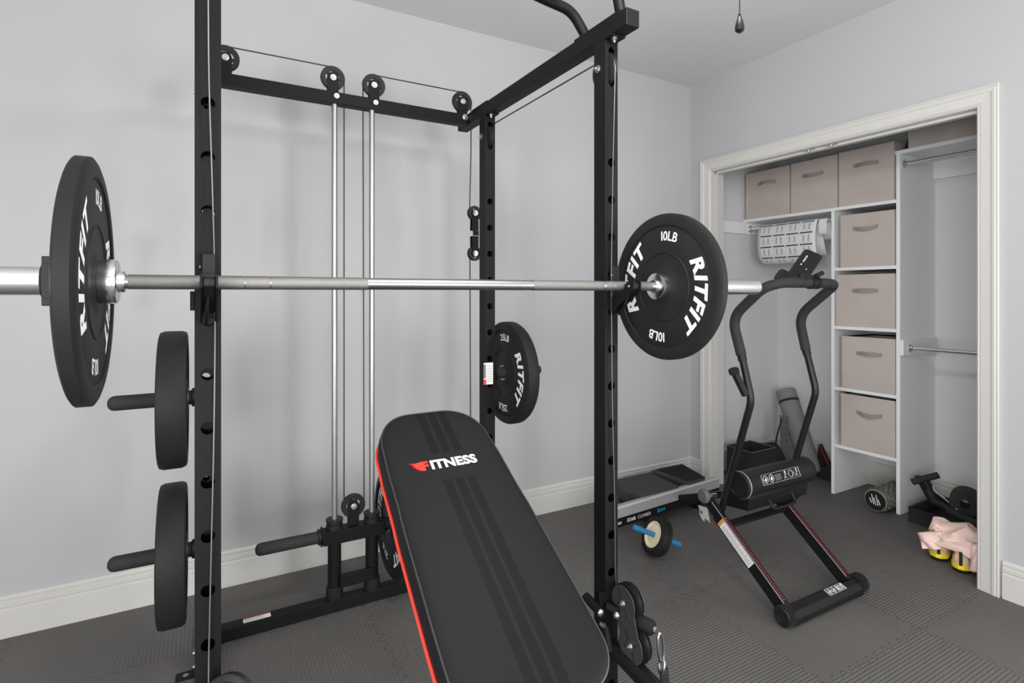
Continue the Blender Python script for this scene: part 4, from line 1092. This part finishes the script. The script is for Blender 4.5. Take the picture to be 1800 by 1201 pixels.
# inclined front ladder
def rail(x, xin):
    m = MB(); m.bar((x, 1.372, .050), (x, 1.748, .352), .034, .058, (1, 0, 0)); return m
UPD = V((0, .376, .302)).normalized(); UPN = V((0, -UPD.z, UPD.y))
def rail_m(x):
    m = MB(); a = V((x, 1.376, .052)); b = V((x, 1.752, .354)); xx_ = V((1, 0, 0))
    mt4 = Matrix((xx_, UPN, UPD)).transposed().to_4x4(); mt4.translation = a; m.box((-.015, -.027, 0), (.015, .027, (b - a).length), mt4); return m, mt4, (b - a).length
for x, nm in ((W0 - .035, 0), (W1 - .010, 1)):
    m, mt4, L = rail_m(x); rl = m.build('ladder_rail', 'black2', sc, .004)
    k = MB(); k.box((-.007, .0272, .02), (.004, .0278, L - .10), mt4); k.build('red_decal', 'redprint', rl)
    k = MB()
    for i in range(40):
        z = .025 + i * (L - .13) / 40; k.box((-.0072, .0278, z), (.0042, .0281, z + .0052), mt4)
    k.build('decal_print', 'black2', rl)
    k = MB(); k.box((-.0152, .0255, .01), (-.0130, .0276, L - .02), mt4); k.build('edge_strip', 'silver', rl)
    if nm == 0:
        k = MB(); k.box((-.0156, -.019, L * .37), (-.0150, .022, L * .795), mt4); wl = k.build('warning_label', 'paper', rl)
        k = MB(); k.box((-.0159, -.019, L * .765), (-.0155, .022, L * .795), mt4); k.build('warning_header', 'orange', wl)
        k = MB()
        for i in range(34):
            z = L * .385 + i * (L * .36) / 34; k.box((-.0158, -.014, z), (-.0155, -.014 + random.Random(i).uniform(.018, .032), z + .0012), mt4)
        k.build('label_print', 'ink2', wl)
MB().bar((W0 - .02, 1.652, .280), (W1 - .01, 1.652, .280), .030, .018, tuple(UPN)).build('cross_bar', 'black2', sc, .002)
# pictogram sticker on the foot beam
def picto(o, u, w, L, H, parent):
    o, u, w = V(o), V(u).normalized(), V(w).normalized(); n = u.cross(w); m = MB()
    def ln(a, b, t=.0012): m.bar(o + u * a[0] + w * a[1] + n * .0008, o + u * b[0] + w * b[1] + n * .0008, t, .0006, tuple(w if abs((V((b[0], b[1], 0)) - V((a[0], a[1], 0))).y) < 1e-4 else u))
    for a, b in (((0, 0), (L, 0)), ((0, H), (L, H)), ((0, 0), (0, H)), ((L, 0), (L, H))): ln(a, b, .0016)
    for cx in (H * .55, H * 1.5):
        m.tube([o + u * (cx + H * .36 * math.cos(a)) + w * (H * .5 + H * .36 * math.sin(a)) + n * .0008 for a in [2 * PI * i / 20 for i in range(21)]], .0009, 5)
        m.prism([(cx - H * .18, H * .5), (cx, H * .26), (cx + H * .2, H * .45), (cx + H * .05, H * .72), (cx - H * .05, H * .5)], o + n * .0004, u, w, n * .0006)
    if L > H * 3.5:
        for i in range(5): ln((H * 2.1, H * (.2 + i * .13)), (H * 3.1, H * (.2 + i * .13)), .0007)
        for cx in (L * .62, L * .93):
            m.tube([o + u * (cx + H * .09 * math.cos(a)) + w * (H * .8 + H * .09 * math.sin(a)) + n * .0008 for a in [2 * PI * i / 10 for i in range(11)]], .0012, 5)
            ln((cx, H * .7), (cx - H * .12, H * .4), .0025); ln((cx - H * .12, H * .4), (cx - H * .32, H * .12), .002); ln((cx - H * .12, H * .4), (cx + H * .12, H * .12), .002); ln((cx - H * .02, H * .65), (cx + H * .25, H * .5), .0016)
        m.tube([o + u * (L * .76 + H * .38 * math.cos(a)) + w * (H * .5 + H * .38 * math.sin(a)) + n * .0008 for a in [2 * PI * i / 6 for i in range(7)]], .0009, 5)
        for i in range(4): ln((L * .80 + H * .1, H * (.25 + i * .15)), (L * .87, H * (.25 + i * .15)), .0007)
    else:
        m.tube([o + u * (L * .80 + H * .3 * math.cos(a)) + w * (H * .15 + H * .6 * math.sin(a)) + n * .0008 for a in [PI * i / 10 for i in range(11)]], .0012, 5)
        ln((L * .84, 0), (L * .84, H * .6), .001)
    q = m.build('pictogram', 'white', parent)
    return q
picto((2.245, 1.334, .0585), (1, 0, 0), (0, .024, .008), .115, .030, sc)
# handle posts
def post(x, top):
    b = MB().tube([(x, 1.72, .285), (x, 1.640, .60), (x, 1.553, .85), (x, 1.598, 1.015)], .0165, 20, .05); return b
for x, xin in ((W0 + .002, 1), (2.500, -1)):
    MB().tube([(x, 1.715, .300), (x, 1.553, .84), (x, 1.600, 1.02)], .0155, 20, .035, 8).build('handle_post', 'black2', sc)
    MB().cyl((x, 1.597, 1.005), (x, 1.6045, 1.035), .0185, n=20).build('post_collar', 'plastic', sc)
    MB().tube([(x + .0150, 1.705, .37), (x + .0150, 1.566, .80)], .0012, 6).build('post_stripe', 'redprint', sc)
MB().tube([(W0 + .002, 1.604, 1.03), (W0 + .002, 1.652, 1.19), (W0 + .006, 1.50, 1.322), (W0 + .06, 1.452, 1.343), (2.27, 1.452, 1.343), (2.44, 1.452, 1.343), (2.497, 1.465, 1.335), (2.500, 1.640, 1.19), (2.500, 1.604, 1.03)], .0215, 22, .065, 8).build('handlebar_grip', 'foam', sc)
# side lever with ridged knob
m = MB(); m.prism([(1.505, .895), (1.520, .990), (1.560, 1.005), (1.590, .86), (1.575, .80)], (W0 - .028, 0, 0), (0, 1, 0), (0, 0, 1), (.012, 0, 0))
MB().bar((2.022, 1.566, .862), (1.985, 1.59, .955), .026, .022, (0, 1, 0)).build('lever', 'plastic', sc, .002)
kn = MB(); prof = []
for i in range(48): a = 2 * PI * i / 48; rr = .022 if (i // 2) % 2 else .0195; prof.append((rr * math.cos(a), rr * math.sin(a)))
kn.prism(prof, (1.982, 1.590, .955), (.92, 0, .37), (0, 1, 0), V((-.37, 0, .92)) * .022); kn.build('lever_knob', 'rubber', sc, .001)
# resistance cylinder housing
yc_, zc_ = 1.635, .450
m = MB(); m.lathe([(.0001, .01), (.046, .008), (.050, 0), (.056, .003), (.059, .012), (.059, .030), (.0575, .034), (.0575, .445), (.059, .449), (.059, .478), (.052, .486), (.0001, .486)], (2.062, yc_, zc_), (1, 0, 0), 56); hs = m.build('motor_housing', 'plastic', sc)
MB().lathe([(.0590, .0), (.0602, .001), (.0602, .004), (.0590, .005)], (2.072, yc_, zc_), (1, 0, 0), 56).build('trim_ring', 'greyplastic', hs)
a_ = math.radians(158); nn = V((0, math.cos(a_), math.sin(a_))); ww = V((0, -math.sin(a_) * -1 * .0 + .0, 0))
tn = V((0, math.sin(a_), -math.cos(a_)))
picto(V((2.150, yc_, zc_)) + nn * .0585 - tn * .020, (1, 0, 0), tn if (V((1, 0, 0)).cross(tn)).dot(nn) > 0 else -tn, .262, .042, hs)
for xx_ in (2.115, 2.39, 2.22, 2.33):
    aa = math.radians(150 if xx_ in (2.115, 2.39) else 195); p = V((xx_, yc_ + .0578 * math.cos(aa), zc_ + .0578 * math.sin(aa)))
    MB().ball(p, .005, 8, (.7, .5, 1)).build('screw_recess', 'groove', hs)
MB().prism([(1.60, .42), (1.588, .400), (1.595, .345), (1.72, .33), (1.73, .42)], (2.075, 0, 0), (0, 1, 0), (0, 0, 1), (.42, 0, 0)).build('housing_base', 'black2', sc, .006)
MB().tube([(2.215, 1.600, .375), (2.215, 1.575, .345), (2.225, 1.570, .338), (2.365, 1.570, .338), (2.375, 1.575, .345), (2.375, 1.600, .385)], .0060, 10, .01).build('carry_handle', 'plastic', sc)
MB().bar((2.43, 1.60, .37), (2.43, 1.66, .285), .03, .04, (1, 0, 0)).build('bracket', 'black2', sc, .002)
# pivot knob, catch plate, cable
MB().lathe([(.0001, -.006), (.024, -.005), (.031, .002), (.032, .011), (.025, .022), (.012, .027), (.010, .05)], (1.958, 1.742, .387), (1, -.05, -.08), 32).build('tension_knob', 'leather', sc)
MB().cyl((1.98, 1.741, .383), (2.04, 1.738, .378), .010, n=16).build('spindle', 'chrome', sc)
P = [(1.792, .325), (1.745, .330), (1.738, .318), (1.726, .268), (1.736, .278), (1.742, .270), (1.748, .281), (1.757, .272), (1.758, .262), (1.775, .272), (1.785, .29), (1.784, .305)]
MB().prism(P, (1.988, 0, 0), (0, 1, 0), (0, 0, 1), (-.003, 0, 0)).build('catch_plate', 'plate_zinc', sc)
MB().cyl((1.984, 1.768, .302), (1.979, 1.768, .302), .0065, n=14).build('catch_bolt', 'zinc', sc)
MB().tube([(1.975, 1.755, .335), (1.968, 1.760, .348), (1.97, 1.745, .352), (1.975, 1.725, .33), (1.98, 1.70, .295), (1.985, 1.712, .31)], .002, 6, .012).build('sensor_wire', 'cable', sc)
MB().bar((2.01, 1.74, .30), (2.01, 1.74, .40), .05, .05).build('pivot_bracket', 'black2', sc, .003)
# tablet and console on the handlebar
cn = empty('console'); cn.parent = sc; cn.location = V((2.30, 1.45, 1.39)) - sc.location
def cpart(mb, n, m, bev=0.0, parent=cn):
    o = mb.build(n, m, None, bev); o.parent = parent
    if parent is cn: o.location = -V((2.30, 1.45, 1.39))
    return o
cu = V((.74, 0, .67)).normalized(); cw_ = V((.60, -.74, -.30)); cw_ = (cw_ - cu * cw_.dot(cu)).normalized(); cnn = cu.cross(cw_)
if cnn.y > 0: cnn = -cnn
o0 = V((2.168, 1.490, 1.362))
cpart(MB().prism(rounded(0, 0, .205, .080, .018), o0, cu, cw_, -cnn * .016), 'back_shell', 'plastic', .004)
cpart(MB().prism(rounded(.008, .010, .194, .072, .010), o0 + cnn * .0006, cu, cw_, -cnn * .002), 'recess', 'black2')
def sticker(u, w, a, b_, nm='sticker'): cpart(MB().prism([(0, 0), (a, 0), (a, b_), (0, b_)], o0 + cu * u + cw_ * w + cnn * .0012, cu, cw_, cnn * .0006), nm, 'greyplastic')
sticker(.125, .022, .042, .007, 'serial_label'); sticker(.104, .022, .010, .006); sticker(.092, .050, .007, .005)
cpart(MB().prism(rounded(-.012, -.038, .062, .020, .018), o0 - cnn * .018, cu, cw_, -cnn * .010), 'holder_arm', 'plastic', .004)
cpart(MB().cyl((2.285, 1.452, 1.343), (2.318, 1.452, 1.343), .0265, n=24), 'clamp_ring', 'plastic')
cpart(MB().cyl((2.326, 1.452, 1.343), (2.346, 1.452, 1.343), .0265, n=24), 'clamp_ring', 'plastic')
cpart(MB().bar((2.31, 1.452, 1.362), o0 + cu * .045 + cw_ * .04 - cnn * .005, .036, .026), 'clamp_neck', 'black2', .003)
cpart(MB().cyl((2.300, 1.430, 1.372), (2.345, 1.430, 1.386), .010, n=14), 'clamp_screw', 'plastic')
# deck lying along the wall: silver top edge over a black side with lettering, and two ribbed step plates
dk = empty('deck'); dk.parent = sc; dk.location = V((2.3, 2.45, .1)) - sc.location
def dpart(mb, n, m, bev=0.0):
    o = mb.build(n, m, None, bev); o.parent = dk; o.location = -V((2.3, 2.45, .1)); return o
DA, DB = V((1.842, 2.258, 0)), V((2.76, 2.325, 0))
dd = (DB - DA).normalized(); dn = V((dd.y, -dd.x, 0))
dpart(MB().prism([(0, .110), (.004, .166), (.012, .168), (.040, .166), (.040, .110)], DA, -dn, (0, 0, 1), DB - DA), 'upper_rail', 'silver', .001)
dpart(MB().prism([(.002, .060), (.002, .110), (.036, .110), (.036, .060)], DA, -dn, (0, 0, 1), DB - DA), 'lower_rail', 'black2', .001)
dpart(MB().prism([(0, .160), (-.001, .1675), (.006, .1695), (.008, .166)], DA, -dn, (0, 0, 1), DB - DA), 'rail_lip', 'trim')
t = MB(); o = DA + dn * .0004 - dn * .002
DT = DA - dn * 0 + V((0, 0, 0)) + dn * -.0008
text_at(t, 'Echelon', DT + dd * .012 + V((0, 0, .0765)), dd, (0, 0, 1), .027, .02, 0, .98, False)
dpart(t, 'lettering', 'white'); t = MB()
text_at(t, 'STAIR', DT + dd * .137 + V((0, 0, .0765)), dd, (0, 0, 1), .025, .03, 0, .98, False)
dpart(t, 'lettering', 'white'); t = MB()
text_at(t, 'CLIMBER', DT + dd * .217 + V((0, 0, .0765)), dd, (0, 0, 1), .025, -.004, 0, 1.05, False)
dpart(t, 'lettering', 'white')
t = MB(); text_at(t, 'Sport', DT + dd * .367 + V((0, 0, .078)), dd, (.10, 0, 1), .030, .012, .25, .95, False)
dpart(t, 'blue_lettering', 'cyan')
dpart(MB().box((2.14, 2.44, .03), (2.74, 2.50, .10)), 'spine', 'black2', .002)
for x in (2.20, 2.60): dpart(MB().box((x, 2.30, .038), (x + .04, 2.60, .10)), 'cross_member', 'black2', .002)
for x in (2.20, 2.60): dpart(MB().box((x - .01, 2.31, .0), (x + .05, 2.58, .038)), 'rubber_foot', 'rubber', .003)
def step(P, z0, z1, nm):
    m = MB(); n = len(P); m.prism(P, (0, 0, z0), (1, 0, 0), (0, 1, 0), (0, 0, z1 - z0))
    o = dpart(m, nm, 'step', .008)
    return o
s_a = step([(2.50, 2.33), (2.66, 2.345), (2.745, 2.61), (2.47, 2.61)], .12, .182, 'step_plate')
k = MB()
for i in range(22):
    y = 2.345 + i * .0118; k.box((2.505, y, .182), (2.66 + (y - 2.345) * .28, y + .006, .1845))
dpart(k, 'tread_ribs', 'rubber')
s_b = step([(2.13, 2.315), (2.42, 2.325), (2.455, 2.60), (2.16, 2.60), (2.10, 2.45)], .10, .176, 'step_plate')
for x in (2.40,):
    MB().bar((x, 1.72, .345), (x, 2.40, .080), .034, .03, (1, 0, 0)).build('link_arm', 'black2', sc, .002)

# ------------------------------------------------------------------ ab wheel
aw = empty('ab_wheel', (1.955, 2.02, 0), 'ab roller wheel with blue handles and cream hub on the mat', 'ab wheel')
c = V((1.960, 2.030, .098)); A = V((1.835, 2.050, .158)); B = V((2.085, 1.992, .040)); ax = (B - A).normalized()
m = MB(); R = .094; h = .026
m.lathe([(.060, -h), (.078, -h - .001), (.088, -h * .8), (R, -h * .35), (R, h * .35), (.088, h * .8), (.078, h + .001), (.060, h)], c, ax, 64)
x_, y_, z_ = frame(ax)
for i in range(40):
    for j, o_ in enumerate((-.019, -.0065, .0065, .019)):
        a = 2 * PI * (i + .5 * (j % 2)) / 40; d_ = x_ * math.cos(a) + y_ * math.sin(a); rr = R - (.0045 if abs(o_) > .01 else 0)
        p = c + ax * o_ + d_ * rr; m.bar(p - d_ * .002, p + d_ * .003, .009, .009, ax)
m.build('tyre', 'rubber', aw)
MB().lathe([(.010, -h + .006), (.024, -h + .002), (.048, -h + .006), (.060, -h - .001), (.064, -h), (.064, h), (.060, h + .001), (.048, h - .006), (.024, h - .002), (.010, h - .006)], c, ax, 48).build('hub', 'cream', aw)
for s in (-1, 1):
    L = (A - c).length if s < 0 else (B - c).length
    MB().lathe([(.008, h - .012), (.0135, h - .010), (.0115, h + .01), (.0125, h + .035), (.0145, L - .020), (.0145, L - .004), (.011, L), (.0001, L)], c, ax * s, 24).build('handle', 'blue', aw)

# ------------------------------------------------------------------ ceiling fan pull chain
pc = empty('pull_chain', (1.013, .80, 1.9), 'beaded pull chain with dark teardrop knob hanging from the ceiling', 'pull chain')
px_, py_ = 1.013, .80
MB().lathe([(.0001, 0), (.005, .0002), (.0092, .004), (.0098, .011), (.0085, .019), (.0048, .031), (.003, .036), (.0035, .039), (.0001, .040)], (px_, py_, 1.862), (0, 0, 1), 20).build('knob', 'bronze', pc)
m = MB(); z = 1.903
m.cyl((px_, py_, 1.900), (px_, py_, 2.477), .0006, n=6)
while z < 2.10: m.ball((px_, py_, z), .0017, 5); z += .0044
m.build('chain', 'bronze', pc)

# the ceiling fan itself, above the frame
fan = empty('ceiling_fan', (.90, .72, ZC), 'unseen ceiling fan above the room, the pull chain hangs from it', 'ceiling fan')
fx, fy = .90, .72
MB().lathe([(.0001, -.06), (.05, -.055), (.07, -.03), (.07, 0), (.0001, 0)], (fx, fy, ZC), (0, 0, 1), 32).build('canopy', 'bronze', fan)
MB().cyl((fx, fy, ZC - .05), (fx, fy, 2.60), .012).build('downrod', 'bronze', fan)
MB().lathe([(.0001, 2.60), (.06, 2.595), (.10, 2.57), (.115, 2.53), (.10, 2.50), (.14, 2.485), (.135, 2.475), (.0001, 2.475)], (fx, fy, 0), (0, 0, 1), 40).build('motor_housing', 'bronze', fan)
for i in range(5):
    a = 2 * PI * i / 5 + .3; d = V((math.cos(a), math.sin(a), 0)); e = V((-math.sin(a), math.cos(a), .18))
    MB().prism(rounded(.13, -.06, .60, .06, .04), (fx, fy, 2.54), d, e, (0, 0, .006)).build('blade', 'bronze', fan)
